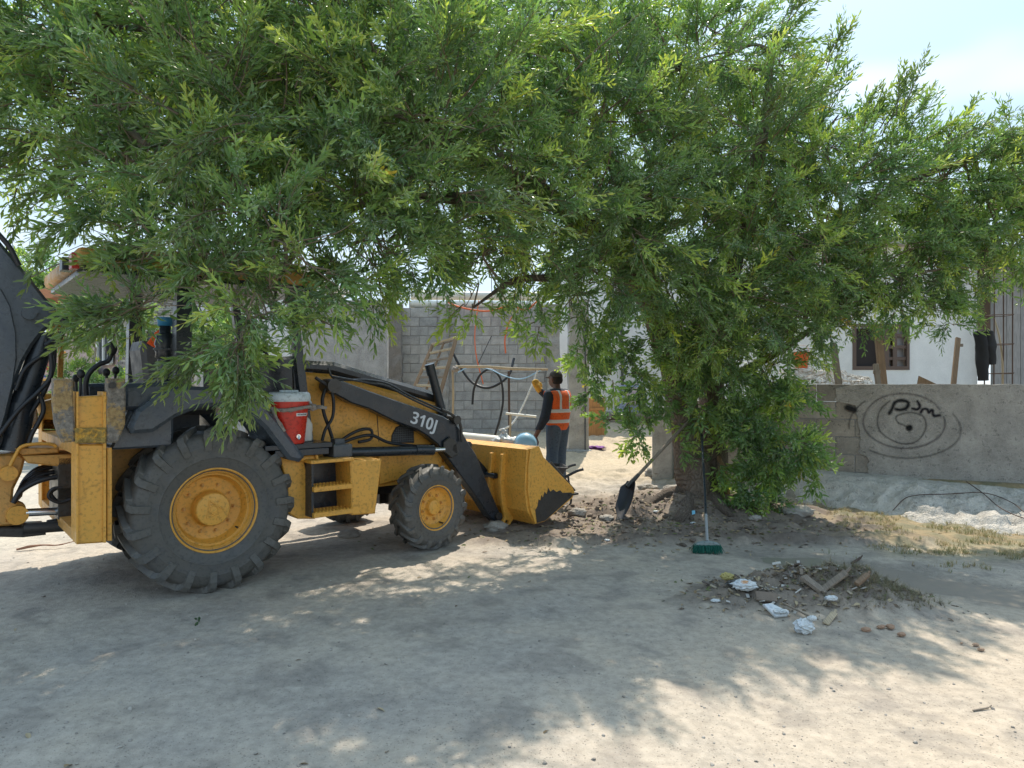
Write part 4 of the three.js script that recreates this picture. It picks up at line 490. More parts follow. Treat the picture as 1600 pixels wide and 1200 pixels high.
  for (let k = 0; k < 5; k++) { const x = X3(960 + k * 16), z = -16.7 + rr(-0.2, 0.2); tag(part('old_log', taper([[x - 0.3, ground(x, 16.5) + 0.1 + k * 0.03, z], [x, ground(x, 16.5) + 0.14, z + 0.1], [x + 0.4, ground(x, 16.5) + 0.09 + 0.05 * k, z]], [0.07, 0.09, 0.05], 8, 16, 0.25, 5), M.greyWood), ['grey weathered log at the white wall foot, leftmost of five', 'second log from the left at the white wall foot', 'middle one of the five logs at the white wall foot', 'second log from the right at the white wall foot', 'grey weathered log at the white wall foot, rightmost of five'][k], 'log', 'logs at the foot of the white wall'); }
  const rg = thing('purple_rag', 'crumpled purple rag on the sandy ground by the pillar', 'rag', gp(929, 700, 0.02)); { const g = lump(0.15, 1.3, 0.22, 0.7, 3, 0.55, 4, 2.2); part('cloth', g, mat([0.20, 0.07, 0.25], 0.9), rg); }
  const pp = thing('site_pipe', 'thick cream pipe lying in the sun behind the loader bucket', 'pipe', [0, 0, 0]); part('barrel', rod(at(722, 684, 10.6), at(820, 694, 10.2), 0.085, 0.085, 18), M.pvc, pp); part('socket', rod(at(803, 692.3, 10.27), at(818, 693.8, 10.21), 0.1, 0.1, 18), M.pvc, pp);
}
// ---------- houses and street far left ----------
{
  const A = V(-14.8, 0, -22.2), B = V(-10.72, 0, -19), C = V(-8.5, 0, -18.5), h = thing('pink_house', 'pink plastered house with stone-clad front and terracotta roof edge far left', 'house', B);
  const wallSeg = (p, q, y0, y1, th) => { const m = p.clone().add(q).multiplyScalar(0.5).sub(B), l = p.distanceTo(q), a = Math.atan2(-(q.z - p.z), q.x - p.x); return cube(l, y1 - y0, th).rotateY(a).translate(m.x, (y0 + y1) / 2, m.z); };
  part('wall', [wallSeg(A, B, 0, 4.2, 0.2), wallSeg(B, V(B.x - 2, 0, B.z - 7), 0, 4.2, 0.2)], M.pink, h);
  part('clad_wall', [wallSeg(B, C, 0, 4.35, 0.22)], mat([0.40, 0.38, 0.36], 0.95), h);
  part('roof_edge', [wallSeg(A.clone().add(V(-0.3, 0, 0.4)), B.clone().add(V(0.1, 0, 0.35)), 4.2, 4.5, 0.9), wallSeg(B.clone().add(V(-0.1, 0, 0.3)), C.clone().add(V(0.3, 0, 0.3)), 4.35, 4.55, 0.5)], M.terracotta, h);
  const a = Math.atan2(-(C.z - B.z), C.x - B.x), cnt = 1500, sg = box(0.22, 0.058, 0.05, 0, 0, 0, 0.01), im = new THREE.InstancedMesh(metric(clean(sg)), mat([1, 1, 1], 0.9, { map: T.concrete }), cnt), q = new THREE.Object3D(), dir = C.clone().sub(B).normalize(), nrm = V(-dir.z * -1, 0, 0).set(-dir.z, 0, dir.x).multiplyScalar(dir.x > 0 ? 1 : -1);
  let n = 0; for (let r = 0; r < 62 && n < cnt; r++) { let s = rr(-0.1, 0.1); while (s < B.distanceTo(C) && n < cnt) { const l = rr(0.12, 0.3); q.position.copy(dir).multiplyScalar(s + l / 2).addScaledVector(nrm, 0.12 + rr(0, 0.025)); q.position.y = 0.6 + r * 0.062; q.rotation.set(0, a, 0); q.scale.set(l / 0.225, 1, 1); q.updateMatrix(); im.setMatrixAt(n, q.matrix); const t = pick([[0.52, 0.5, 0.47], [0.40, 0.38, 0.36], [0.6, 0.57, 0.53], [0.28, 0.255, 0.24], [0.48, 0.43, 0.38]]), k = rr(0.85, 1.1); im.setColorAt(n, col(t[0] * k, t[1] * k, t[2] * k)); n++; s += l; } } im.count = n; im.name = 'stone_cladding'; im.userData.kind = 'stuff'; im.castShadow = im.receiveShadow = true; h.add(im);
  const win = (px, py, d, w, hh, rot) => { const p = at(px, py, d).sub(B), f = part('window', [cube(w, 0.08, 0.1, 0, hh / 2), cube(w, 0.08, 0.1, 0, -hh / 2), cube(0.08, hh, 0.1, -w / 2), cube(0.08, hh, 0.1, w / 2), cube(0.05, hh, 0.08)], M.white, h); f.position.copy(p); f.rotation.y = rot; const g = part('pane', cube(w, hh, 0.02, 0, 0, -0.02), M.glass, f); };
  const ra = Math.atan2(-(B.z - A.z), B.x - A.x); win(163, 540, 19.2, 0.8, 1.0, ra); win(228, 530, 18.3, 0.75, 0.5, a);
  const dr = part('door', cube(0.9, 2.2, 0.06), mat([0.06, 0.04, 0.035], 0.7), h); dr.position.copy(at(142, 600, 19.6)).sub(B).setY(1.1); dr.rotation.y = ra;
  // houses farther up the street
  [[-24, -34, 9, 3.6, [0.60, 0.52, 0.42], 'pale ochre house far up the street behind the loader boom'], [-13, -38, 8, 4.2, [0.55, 0.55, 0.56], 'pale grey house beyond the pink house'], [-9.3, -25, 5, 5.3, [0.75, 0.75, 0.75], 'white house behind the roof posts of the loader']].forEach(([x, z, w, hh, c, l]) => {
    const o = thing('street_house', l, 'house', [x, 0, z]); part('wall', box(w, hh, 6, 0, hh / 2, 0, 0.02), mat(c, 0.9, { map: T.concrete }), o); part('roof', box(w + 0.4, 0.18, 6.4, 0, hh + 0.09, 0), M.concrete, o);
    for (let k = 0; k < 3; k++) { const f = part('window', [cube(1.1, 0.08, 0.1, 0, 0.5), cube(1.1, 0.08, 0.1, 0, -0.5), cube(0.08, 1, 0.1, -0.55), cube(0.08, 1, 0.1, 0.55)], M.white, o); f.position.set((k - 1) * w * 0.3, 1.9, 3.03); part('pane', cube(1.05, 0.95, 0.03, 0, 0, -0.01), M.glass, f); } });
  const sg2 = thing('shop_sign', 'pinkish sign board with a red letter behind the loader boom', 'sign', at(79, 572, 16.5), 0.1); part('board', box(0.62, 0.62, 0.05), mat([0.66, 0.45, 0.38], 0.7), sg2); part('frame', [cube(0.66, 0.04, 0.07, 0, 0.33), cube(0.66, 0.04, 0.07, 0, -0.33)], M.yellow, sg2);
  const t = new TextGeometry('C', { font, size: 0.34, depth: 0.012, curveSegments: 8, bevelEnabled: false }).translate(-0.14, -0.13, 0.026); part('letter', t, mat([0.55, 0.02, 0.05], 0.6), sg2); part('underline', box(0.5, 0.06, 0.01, 0, -0.24, 0.03), mat([0.06, 0.08, 0.3], 0.6), sg2);
  [[[-60, 276, 13], [75, 329, 16], [160, 365, 18], [420, 462, 24], 'power line sloping down to the right over the loader boom', 0.012], [[-60, 478, 24], [86, 401, 20], [131, 381, 19], [420, 240, 14], 'thin power line rising to the right above the far tree', 0.01], [[-60, 490, 24], [81, 417, 20], [131, 398, 19], [420, 270, 14], 'thick power line rising to the right above the far tree', 0.02]].forEach(([a, b, c, d, l, r]) => tag(part('power_line', tube([a, b, c, d].map((p) => at(...p)), r, 40, 5), M.hose), l, 'cable'));
}
// ---------- trees ----------
function leafGeo(l, w) {                            // a folded, drooping lance-shaped leaf along +y, its face to +z
  const pos = [], row = (t, hw, z) => [[-hw, t * l, z + hw * 0.45], [0, t * l, z], [hw, t * l, z + hw * 0.45]];
  const b = [0, 0, 0], r1 = row(0.3, w * 0.46, -0.005 * l), r2 = row(0.64, w * 0.42, -0.05 * l), tp = [0, l, -0.16 * l];
  const tri = (...p) => p.forEach((q) => pos.push(...q));
  tri(b, r1[1], r1[0]); tri(b, r1[2], r1[1]);
  for (const k of [0, 1]) { tri(r1[k], r1[k + 1], r2[k]); tri(r1[k + 1], r2[k + 1], r2[k]); }
  tri(r2[0], r2[1], tp); tri(r2[1], r2[2], tp);
  const g = new THREE.BufferGeometry(); g.setAttribute('position', new THREE.Float32BufferAttribute(pos, 3)); g.computeVertexNormals(); return g;
}
function twigGeo(seed, len, n, ll, lw) {
  const q = rng(seed), gs = [], m = new THREE.Matrix4(), e = new THREE.Euler(), bend = (t) => V(0.10 * len * t * t * Math.sin(seed), len * t, 0.12 * len * t * t * Math.cos(seed * 2.1));
  for (let i = 0; i < n; i++) {
    const t = 0.08 + 0.92 * i / (n - 1), a = i * 2.4 + q() * 0.7, tip = i === n - 1, sz = (0.62 + 0.5 * Math.sin(Math.PI * Math.min(1, 0.25 + t * 0.65))) * (0.8 + 0.4 * q()) * (tip ? 0.8 : 1), g = leafGeo(ll * sz, lw * sz);
    const tl = tip ? 0.15 : 0.55 + 0.75 * q() - 0.25 * t; g.rotateY(Math.PI + (q() - 0.5) * 1.9).rotateX(-tl).rotateY(a); // fan out round the stem
    const p = bend(t); g.translate(p.x, p.y, p.z);
    const k = 0.85 + 0.3 * q() + 0.25 * t * t, c = []; for (let v = 0; v < g.attributes.position.count; v++) c.push(k * (0.95 + 0.3 * t * t), k, k * (1 - 0.2 * t)); g.setAttribute('color', new THREE.Float32BufferAttribute(c, 3)); gs.push(g);
  }
  const st = taper([bend(0), bend(0.5), bend(1)], [0.0035, 0.0025, 0.001], 3, 3); const c = []; const sc = clean(st); for (let v = 0; v < sc.attributes.position.count; v++) c.push(1.6, 1.1, 1.0); sc.setAttribute('color', new THREE.Float32BufferAttribute(c, 3)); gs.push(sc);
  return merged(gs);
}
const leafMat = new THREE.MeshPhysicalMaterial({ vertexColors: true, color: 0xffffff, roughness: 0.88, transmission: 0.6, thickness: 0, side: THREE.DoubleSide, clearcoat: 0.8, clearcoatRoughness: 0.3 });
const willowTwigs = [0, 1, 2, 3, 4].map((k) => twigGeo(11 + k, 0.18 + 0.035 * k, 8 + k, 0.060 + 0.0065 * k, 0.0185 + 0.0011 * k)), broadTwigs = [0, 1, 2].map((k) => twigGeo(31 + k, 0.26, 11, 0.088, 0.030));
class Foliage {                                     // gathers twigs, then writes one instanced crown part for each twig shape
  constructor(shapes) { this.shapes = shapes; this.items = shapes.map(() => []); this.stems = []; }
  twig(p, dir, s, c) { const o = new THREE.Object3D(); o.position.copy(p); o.quaternion.setFromUnitVectors(up, dir).multiply(new THREE.Quaternion().setFromAxisAngle(up, R() * 6.28)); o.scale.setScalar(s); o.updateMatrix(); this.items[Math.floor(R() * this.shapes.length)].push([o.matrix.clone(), c]); }
  spray(p0, dir, len, droop, c0, nT, sc = 1) {      // a thin branch that carries twigs
    const pts = [p0.clone()], d = dir.clone().normalize(), N = 6; for (let i = 0; i < N; i++) { d.y -= droop / N; d.x += rr(-0.12, 0.12); d.z += rr(-0.12, 0.12); d.normalize(); pts.push(pts[i].clone().addScaledVector(d, len / N)); }
    this.stems.push(taper(pts, [0.008, 0.005, 0.002], 3, 6));
    for (let i = 0; i < nT; i++) {
      const t = 0.12 + 0.88 * (i + R() * 0.5) / nT, k = Math.min(N - 1e-3, t * N), a = Math.floor(k), p = pts[a].clone().lerp(pts[a + 1], k - a), f = pts[a + 1].clone().sub(pts[a]).normalize();
      const v = V(rr(-1, 1), rr(-1, 1) + 0.15, rr(-1, 1)).normalize().multiplyScalar(0.75 * (1.15 - 0.7 * t)).add(f).normalize(), fresh = Math.pow(t, 3) * rr(0.2, 1), c = mixc(c0, [c0[0] * 2.3, c0[1] * 1.75, c0[2] * 1.1], fresh * 0.75);
      const w = rr(0.75, 1.25); if (R() < 0.004) { c[0] *= 2.2; c[1] *= 1.25; c[2] *= 0.7; } this.twig(p, v, rr(0.78, 1.15) * sc, c.map((q) => q * w));
    }
  }
  lobe(c, r, n, o = {}) {
    for (let i = 0; i < n; i++) {
      let v; do v = V(rr(-1, 1), rr(-1, 1), rr(-1, 1)); while (v.lengthSq() > 1); const p = c.clone().addScaledVector(v, r * (o.spread ?? 0.6)), d = v.clone().multiplyScalar(1.1).add(V(rr(-0.5, 0.5), (o.lift ?? 0.15) + rr(-0.5, 0.5), rr(-0.5, 0.5))).normalize();
      const k = R(), base = k < 0.72 ? mixc([0.105, 0.225, 0.058], [0.165, 0.31, 0.068], R()) : mixc([0.22, 0.37, 0.065], [0.31, 0.46, 0.08], R() * (o.fresh ?? 1));
      const ln = rr(0.7, 1.15) * Math.min(0.6, Math.max(0.18, r * 0.68)) * (o.len ?? 1); this.spray(p, d, ln, (o.droop ?? 0.7) * rr(0.3, 1.5), base, Math.round(3 + ln * 15), o.sc ?? 1);
    }
  }
  build(parent, crown = 'crown', stemName = 'twigs') {
    this.items.forEach((it, k) => { if (!it.length) return; const im = new THREE.InstancedMesh(this.shapes[k], leafMat, it.length); it.forEach(([m, c], i) => { im.setMatrixAt(i, m); im.setColorAt(i, col(...c)); }); im.name = crown; im.userData.kind = 'stuff'; im.castShadow = im.receiveShadow = true; parent.add(im); });
    if (this.stems.length) part(stemName, this.stems, M.twig ??= mat([0.15, 0.115, 0.075], 0.9), parent, true).userData.kind = 'stuff';
    this.count = this.items.reduce((s, a) => s + a.length, 0);
  }
}
M.bark = mat([0.20, 0.155, 0.12], 0.95, { map: T.bark, bumpMap: T.barkH, bumpScale: 0.022 }); M.barkPale = mat([0.42, 0.27, 0.15], 0.9, { map: T.bark, bumpMap: T.barkH, bumpScale: 0.012 });
const tree = thing('willow_tree', 'large willow-like tree whose wide green crown hangs over the loader', 'tree', [0, 0, 0]);
{
  const limbs = [
    [[[1088, 815, 8.95], [1083, 770, 8.95], [1078, 700, 8.95], [1064, 620, 8.95], [1043, 540, 8.85], [1010, 460, 8.6], [950, 385, 8.2], [860, 310, 7.6], [720, 245, 6.9], [540, 195, 6.2], [330, 165, 5.7]], [0.27, 0.225, 0.205, 0.2, 0.19, 0.17, 0.14, 0.115, 0.085, 0.055, 0.025]],
    [[[1128, 812, 9.2], [1122, 770, 9.2], [1115, 690, 9.2], [1112, 600, 9.2], [1125, 480, 9.0], [1155, 370, 8.8], [1185, 250, 8.5], [1200, 150, 8.3], [1205, 80, 8.2]], [0.2, 0.165, 0.155, 0.15, 0.135, 0.115, 0.085, 0.055, 0.02]],
    [[[1043, 540, 8.85], [1015, 430, 8.5], [970, 300, 8.2], [925, 170, 7.9], [900, 80, 7.7]], [0.13, 0.09, 0.06, 0.035, 0.01]],
    [[[1122, 500, 9.0], [1200, 420, 8.9], [1320, 340, 8.7], [1440, 275, 8.4], [1560, 235, 8.2]], [0.13, 0.1, 0.07, 0.045, 0.015]],
    [[[1150, 390, 8.9], [1230, 300, 9.2], [1280, 220, 9.3], [1310, 180, 9.3]], [0.1, 0.06, 0.03, 0.01]],
    [[[860, 310, 7.6], [720, 310, 6.8], [600, 310, 6.1], [510, 350, 5.6], [445, 420, 5.2], [420, 500, 4.9]], [0.09, 0.06, 0.04, 0.022, 0.012, 0.005]],
    [[[720, 245, 6.9], [620, 120, 6.4], [520, 0, 6.1], [460, -120, 6]], [0.08, 0.055, 0.035, 0.012]],
    [[[540, 195, 6.2], [420, 230, 5.7], [320, 220, 5.5], [230, 230, 5.4]], [0.04, 0.025, 0.014, 0.006]], [[[540, 195, 6.2], [350, 80, 5.9], [160, 40, 5.8], [20, 60, 5.9]], [0.05, 0.035, 0.02, 0.008]],
    [[[950, 385, 8.2], [880, 430, 7.5], [800, 440, 6.9], [740, 480, 6.7]], [0.07, 0.05, 0.03, 0.01]],
    [[[1112, 600, 9.2], [1200, 560, 8.8], [1290, 500, 8.5], [1400, 440, 8.3]], [0.07, 0.045, 0.03, 0.01]], [[[1150, 390, 8.8], [1095, 270, 8.5], [1070, 160, 8.2], [1060, 80, 8.0]], [0.07, 0.045, 0.025, 0.008]]];
  const cs = limbs.map(([p, r], k) => { const pts = p.map((q) => at(...q)); const m = part(k < 2 ? 'trunk' : 'limb', taper(pts, r, k < 2 ? 18 : 10, k < 2 ? 90 : 44, k < 2 ? 0.16 : 0.1, 4), M.bark, tree, true); return new THREE.CatmullRomCurve3(pts, false, 'centripetal').getSpacedPoints(30); }).flat();
  part('peeled_bark', taper([at(1134, 792, 8.98), at(1131, 750, 9.0), at(1123, 712, 9.02)], [0.03, 0.075, 0.02], 10, 20, 0.3, 12), M.barkPale, tree, true);
  for (const [a, b, c] of [[1010, 785, 1060], [1150, 806, 1110], [1040, 812, 1080]]) part('root', taper([at(c, 770, 8.95), gp((a + c) / 2, b - 6, 0.03), gp(a, b, -0.04)], [0.1, 0.06, 0.02], 9, 20, 0.2, 5), M.bark, tree, true);
  // the crown's masses: pixel of the centre, depth, radius, share of sprays, droop
  const lobes = [
    [30, 60, 6.0, .85], [160, 40, 5.8, .9], [60, 160, 5.8, .7, .6], [185, 150, 5.6, .85], [110, 235, 5.6, .5, .5], [40, 270, 5.8, .3, .4], [310, 50, 5.9, .95], [320, 190, 5.4, .85], [225, 265, 5.3, .55], [330, 310, 5.2, .7], [310, 370, 5.1, .38, .8], [235, 380, 4.85, .2], [290, 395, 4.8, .22], [350, 425, 4.8, .2, 1, .6], [310, 440, 4.8, .12, 1, .7], [190, 410, 4.9, .1, 1, .3], [215, 360, 5.1, .22, .7], [165, 290, 5.4, .24, .5],
    [175, 490, 4.95, .06, .8, .3], [215, 480, 4.9, .05, .8, .4], [420, 365, 5.0, .5], [425, 450, 4.8, .28, 1, .6], [365, 400, 4.85, .2, 1, .5], [390, 480, 4.7, .12, 1, .8], [405, 490, 4.7, .08, 1, .8], [355, 545, 4.7, .05, .6, .8], [380, 535, 4.65, .05, 1, 1.2], [490, 420, 4.95, .38, 1, .5], [500, 490, 4.85, .12, 1, .7],
    [450, 80, 6.0, 1], [450, 240, 5.6, .85], [570, 50, 6.0, 1], [580, 190, 5.7, .9], [570, 320, 5.6, .75], [560, 395, 5.6, .5], [625, 405, 5.7, .3, .8], [550, 445, 5.4, .2, .9], [700, 70, 6.2, 1], [700, 210, 5.9, .9], [690, 340, 6.1, .7], [660, 395, 6.2, .35, .8], [765, 390, 6.6, .45], [735, 465, 6.7, .22, .9, 1],
    [820, 50, 7.7, 1.05], [830, 190, 7.1, 1], [830, 320, 6.6, .8], [825, 410, 7.0, .5], [825, 465, 7.3, .28, .9, .9], [890, 470, 7.6, .32, .9, .9], [915, 505, 7.6, .2, .8, 1.1],
    [950, 50, 8.2, 1.05], [950, 190, 7.3, 1, 1.15], [950, 330, 7.2, .85, 1.2], [930, 425, 7.4, .55], [1000, 410, 7.7, .7], [1060, 110, 8.5, 1], [1060, 270, 7.9, 1], [1070, 410, 8.0, .8], [1065, 510, 8.2, .55], [1125, 550, 8.4, .55], [1150, 470, 8.1, .75], 
    [1130, 90, 8.6, .85], [1170, 240, 8.1, 1], [1180, 360, 8.0, .9], [1225, 110, 8.6, .4], [1275, 225, 8.5, .7], [1300, 300, 8.3, .95], [1275, 410, 8.2, .8], [1260, 500, 8.4, .55], [1370, 235, 8.5, .4, .9], [1385, 280, 8.4, .8], [1385, 400, 8.4, .7], [1470, 285, 8.4, .6, 1.4], [1480, 365, 8.4, .65, 1.4], [1560, 285, 8.4, .62, 1.4], [1560, 360, 8.4, .65, 1.4], [1635, 275, 8.4, .7, 1.3], [1640, 370, 8.5, .7, 1.3], [1520, 320, 8.5, .6, 1.1], [1520, 425, 8.5, .35, 1], [1430, 430, 8.4, .4, 1.2], [1350, 430, 8.4, .45, 1.2], [1280, 450, 8.5, .5, 1.2], [1440, 450, 8.3, .32, 1.1], [1400, 480, 8.3, .22, 1.2], [1460, 480, 8.3, .2, 1.2, .8], [1485, 505, 8.3, .1, 1.2, .9], [1330, 500, 8.3, .22, 1.2], [1340, 465, 8.3, .4, 1], [1250, 470, 8.3, .5], [1300, 500, 8.3, .35], [1395, 470, 8.3, .35], [1450, 470, 8.3, .3], [1220, 540, 8.5, .35], [1500, 440, 8.4, .3], [1040, 490, 8.2, .35], [1095, 510, 8.2, .45], [1030, 440, 8.0, .45], [1160, 540, 8.3, .45], [1545, 420, 8.2, .3, .7], [1590, 215, 8.2, .22, .8],
    // deeper masses and those above the frame
    [700, 100, 8, 1, .7], [820, 260, 8.4, .9, .6], [950, 120, 9.0, 1, .6], [1080, 150, 9.6, 1.1, .6], [1080, 330, 9.6, 1, .7], [1180, 190, 9.8, .9, .6], [1210, 300, 9.9, 1.1, .6], [1200, 460, 9.8, .8, .8], [930, 370, 9.2, .8, .5], [1000, 470, 9.2, .45, .7],
[100, -110, 5.9, .9, .35], [330, -110, 6.0, 1, .3], [560, -110, 6.2, .9, .35], [250, -230, 5.1, .7, .2], [480, -200, 5.2, .7, .28], [640, -150, 5.4, .6, .25], [50, -200, 5.2, .7, .2], [300, 250, 7.8, .8, .8], [480, 220, 8.3, .9, .8], [600, 110, 8.6, .9, .8], [720, 220, 8.3, .8, .8], [380, 50, 8.6, 1, .7], [190, 230, 7.4, .6, .7], [660, 20, 9, 1, .7], [-120, 120, 6, .8, .8], [-120, -40, 5.8, .9, .7], [450, 150, 7, .9, .6], [350, 100, 7.8, .9, .5], [560, 200, 8, .9, .5], [230, 150, 7.4, .8, .5], [120, 80, 7.4, .8, .5], [650, 300, 7.7, .8, .5], [420, 300, 7.4, .7, .5]];
  const f = new Foliage(willowTwigs); let br = [];
  for (const [px, py, d, r, share = 1, droop = 0.45] of lobes) {
    const c = at(px, py, d); f.lobe(c, r, Math.max(4, Math.round(58 * Math.pow(r, 1.75) * share)), { droop, lift: droop > 0.9 ? -0.25 : 0.2 });
    let b = null, bd = 1e9; for (const q of cs) { const e = q.distanceTo(c) + Math.max(0, q.y - c.y) * 0.3; if (e < bd) { bd = e; b = q; } }
    const mid = b.clone().lerp(c, 0.5).add(V(rr(-.15, .15), rr(0, .25), rr(-.15, .15))); const q = Math.min(1, r + 0.12); br.push(taper([b, mid, c, c.clone().addScaledVector(c.clone().sub(mid).normalize(), r * 0.5)], [0.03 * q, 0.02 * q, 0.012 * q, 0.004], 5, 14, 0.1, 6));
    for (let k = 0; k < 4; k++) { const e = c.clone().add(V(rr(-r, r), rr(-r * .6, r), rr(-r, r))); br.push(taper([mid.clone().lerp(c, R()), c.clone().lerp(e, .5).add(V(0, .08, 0)), e], [0.013 * q, 0.008 * q, 0.003], 4, 8)); }
  }
  part('branches', br, M.twigBark ??= mat([0.24, 0.19, 0.14], 0.95, { map: T.bark }), tree, true).userData.kind = 'stuff';
  // long sprays that stand out of the outline or catch the sun
  const sp2 = [[[190, 310, 5.3], [-1, -.3, .1], .7, .3], [[150, 260, 5.5], [-1, -.4, .1], 1, .5], [[120, 200, 5.6], [-1, -.2, 0], .9, .5], [[260, 400, 5.0], [-1, .25, .2], .5, .3], [[520, 250, 5.3], [.4, -.1, 1], .55, .4], [[430, 110, 5.4], [-1, .1, .4], .8, .4], [[380, 210, 5.0], [-.6, -.2, .6], .8, .6], [[730, 310, 5.6], [1, -.1, .5], .9, .5], [[360, 330, 4.9], [-.3, -.2, .6], .7, .7], [[1380, 200, 8.2], [.6, .9, .1], .7, .1], [[1300, 110, 8.2], [.3, 1, 0], .5, .1], [[1345, 200, 8.2], [.4, 1, .1], .5, .1], [[1480, 220, 7.9], [.9, .8, 0], .8, .3], [[1540, 235, 8.1], [.9, .5, 0], .7, .3], [[1400, 170, 7.9], [.5, 1, 0], .7, .2], [[1225, 40, 8.0], [.5, 1, 0], .5, .2], [[1040, 220, 7.3], [.3, .6, .8], .7, .2], [[1180, 210, 7.6], [.3, .7, .8], .7, .2], [[1240, 200, 7.9], [.2, .8, .6], .7, .2], [[240, 470, 4.9], [-1, -.2, .2], .5, .3], [[190, 490, 4.9], [-1, -.1, .2], .4, .4], [[385, 540, 4.7], [-.2, -1, .1], .34, .1], [[340, 540, 4.65], [-.8, -.6, .1], .3, .3], [[385, 585, 4.6], [.1, -1, .1], .2, .1], [[370, 560, 4.6], [.3, -1, 0], .24, .1]];
  for (const [p, d, l, dr] of sp2) for (let k = 0; k < 3; k++) f.spray(at(...p).add(V(rr(-.08, .08), rr(-.08, .08), rr(-.08, .08))), V(...d).add(V(rr(-.25, .25), rr(-.25, .25), rr(-.25, .25))), l * rr(.7, 1.0), dr, [0.14, 0.24, 0.045], 9);
  f.build(tree);
  // broader leaves of the shoots about the trunk
  const g = new Foliage(broadTwigs);
  for (const [px, py, d, r, n, droop = .5] of [[1075, 560, 8.5, .4, 26], [1125, 600, 8.6, .42, 30], [1045, 625, 8.6, .2, 8], [1165, 670, 8.6, .34, 34], [1200, 640, 8.6, .42, 40], [1195, 715, 8.6, .36, 40], [1240, 690, 8.5, .34, 34], [1170, 760, 8.6, .22, 28], [1200, 790, 8.5, .12, 10, 1], [1268, 735, 8.5, .14, 9], [1105, 520, 8.3, .4, 26], [1200, 570, 8.6, .4, 26], [1100, 665, 8.7, .13, 7], [1140, 640, 8.7, .35, 20], [955, 590, 7.9, .08, 3], [1000, 680, 8.3, .08, 4, 1.2], [985, 580, 8.1, .12, 4], [1020, 590, 8.4, .2, 9], [1240, 610, 8.5, .3, 14], [905, 545, 7.6, .1, 3, 1], [845, 500, 7.2, .18, 6, .8], [930, 510, 7.7, .25, 9, .9], [1060, 690, 8.6, .08, 4], [1090, 640, 8.5, .16, 8], [1120, 720, 8.7, .12, 5], [1150, 790, 8.55, .14, 9]]) g.lobe(at(px, py, d), r * 0.85, Math.round(n * 0.62), { droop, len: 0.8, lift: -0.05, fresh: 0.8, sc: 0.95 });
  g.build(tree, 'trunk_shoots', 'shoot_stems');
  const rd = new Foliage([0, 1].map((k) => twigGeo(51 + k, 0.22, 8, 0.062, 0.038)));
  for (const [px, py, d, r, n, droop = .5] of [[955, 545, 8.3, .16, 7], [985, 560, 8.3, .12, 5], [935, 585, 8.2, .14, 6], [1010, 540, 8.4, .12, 5], [1000, 600, 8.4, .12, 5], [985, 630, 8.4, .08, 4], [955, 650, 8.3, .05, 3, .2], [1010, 660, 8.45, .12, 6], [1000, 690, 8.45, .06, 4, 1.2], [915, 560, 8.0, .16, 7, .9], [925, 610, 8.1, .06, 3, 1]]) rd.lobe(at(px, py, d), r, n, { droop, len: 0.8, lift: -0.1, fresh: 0.2, sc: 0.9 });
  rd.build(tree, 'round_leaves', 'shoot_stems');
  console.log('twigs', f.count, g.count);
}
function smallTree(name, label, X, D, h, lobes, trunkR, fork, pale) {
  const t = thing(name, label, 'tree', [X, 0, -D]), f = new Foliage(broadTwigs); part('trunk', taper([[0, -0.1, 0], [0.05, h * 0.3, 0], [-0.05, h * 0.55, 0.05], [0, h * 0.8, 0]], [trunkR, trunkR * 0.8, trunkR * 0.6, trunkR * 0.2], 10, 20, 0.12), pale ? mat([0.42, 0.37, 0.31], 0.9, { map: T.bark }) : M.bark, t, true);
  if (fork) part('limb', taper([[0.03, h * 0.12, 0], [fork * 0.4, h * 0.3, 0.05], [fork, h * 0.62, 0]], [trunkR * 0.85, trunkR * 0.7, trunkR * 0.4], 10, 16, 0.1), mat([0.42, 0.37, 0.31], 0.9, { map: T.bark }), t, true);
  for (const [x, y, z, r, n] of lobes) f.lobe(V(x, y, z), r, n, { sc: Math.max(1.2, D / 14), len: 1.1, droop: 0.3 }); f.build(t); return t;
}
smallTree('far_tree', 'far loose-crowned tree against the sky left of the loader roof', -16.3, 24, 5.6, [[0, 5.2, 0, 1.2, 34], [-0.9, 4.5, 0, 1, 26], [0.9, 4.5, 0, 1, 26], [0.2, 4.0, .4, 1, 20], [1.5, 3.9, 0, .6, 9], [-1.6, 4.2, 0, .8, 14]], 0.13);
smallTree('forked_tree', 'small tree with a pale forked trunk before the pink house', -9.75, 16.2, 3.2, [[0.1, 3.3, 0, .8, 26], [.8, 3.0, 0, .6, 16], [-.6, 3.1, 0, .6, 14]], 0.1, 0.75, true);
smallTree('street_tree', 'bright green tree seen between the loader roof posts', -7.3, 17, 3.6, [[0, 3.2, 0, .75, 26], [.2, 2.4, .2, .65, 22], [-.5, 2.7, 0, .5, 14], [.5, 2.9, 0, .5, 14]], 0.08);
for (const [px, py, d, r, n, l] of [[116, 592, 15.6, .45, 26, 'round dark green shrub beside the pink house wall'], [150, 612, 15.0, .3, 14, 'yellow-green spiky shrub at the forked tree base'], [178, 606, 15.2, .32, 14, 'low leafy shrub behind the loader levers'], [212, 592, 15.4, .3, 12, 'small green shrub behind the loader seat'], [100, 625, 14.5, .35, 16, 'low green shrub behind the yellow stabilizer leg']]) {
  const p = at(px, py, d), t = thing('shrub', l, 'shrub', [p.x, 0, p.z]), f = new Foliage(broadTwigs); f.lobe(V(0, p.y, 0), r, n, { len: .7, sc: 1.0 }); f.lobe(V(0, p.y * .5, 0), r, n, { len: .6, sc: 1 }); f.build(t, 'foliage'); part('stem', [taper([[0, -.05, 0], [.02, p.y * .6, 0], [0, p.y, 0]], [0.03, 0.025, 0.01], 7, 10)], M.bark, t, true);
}
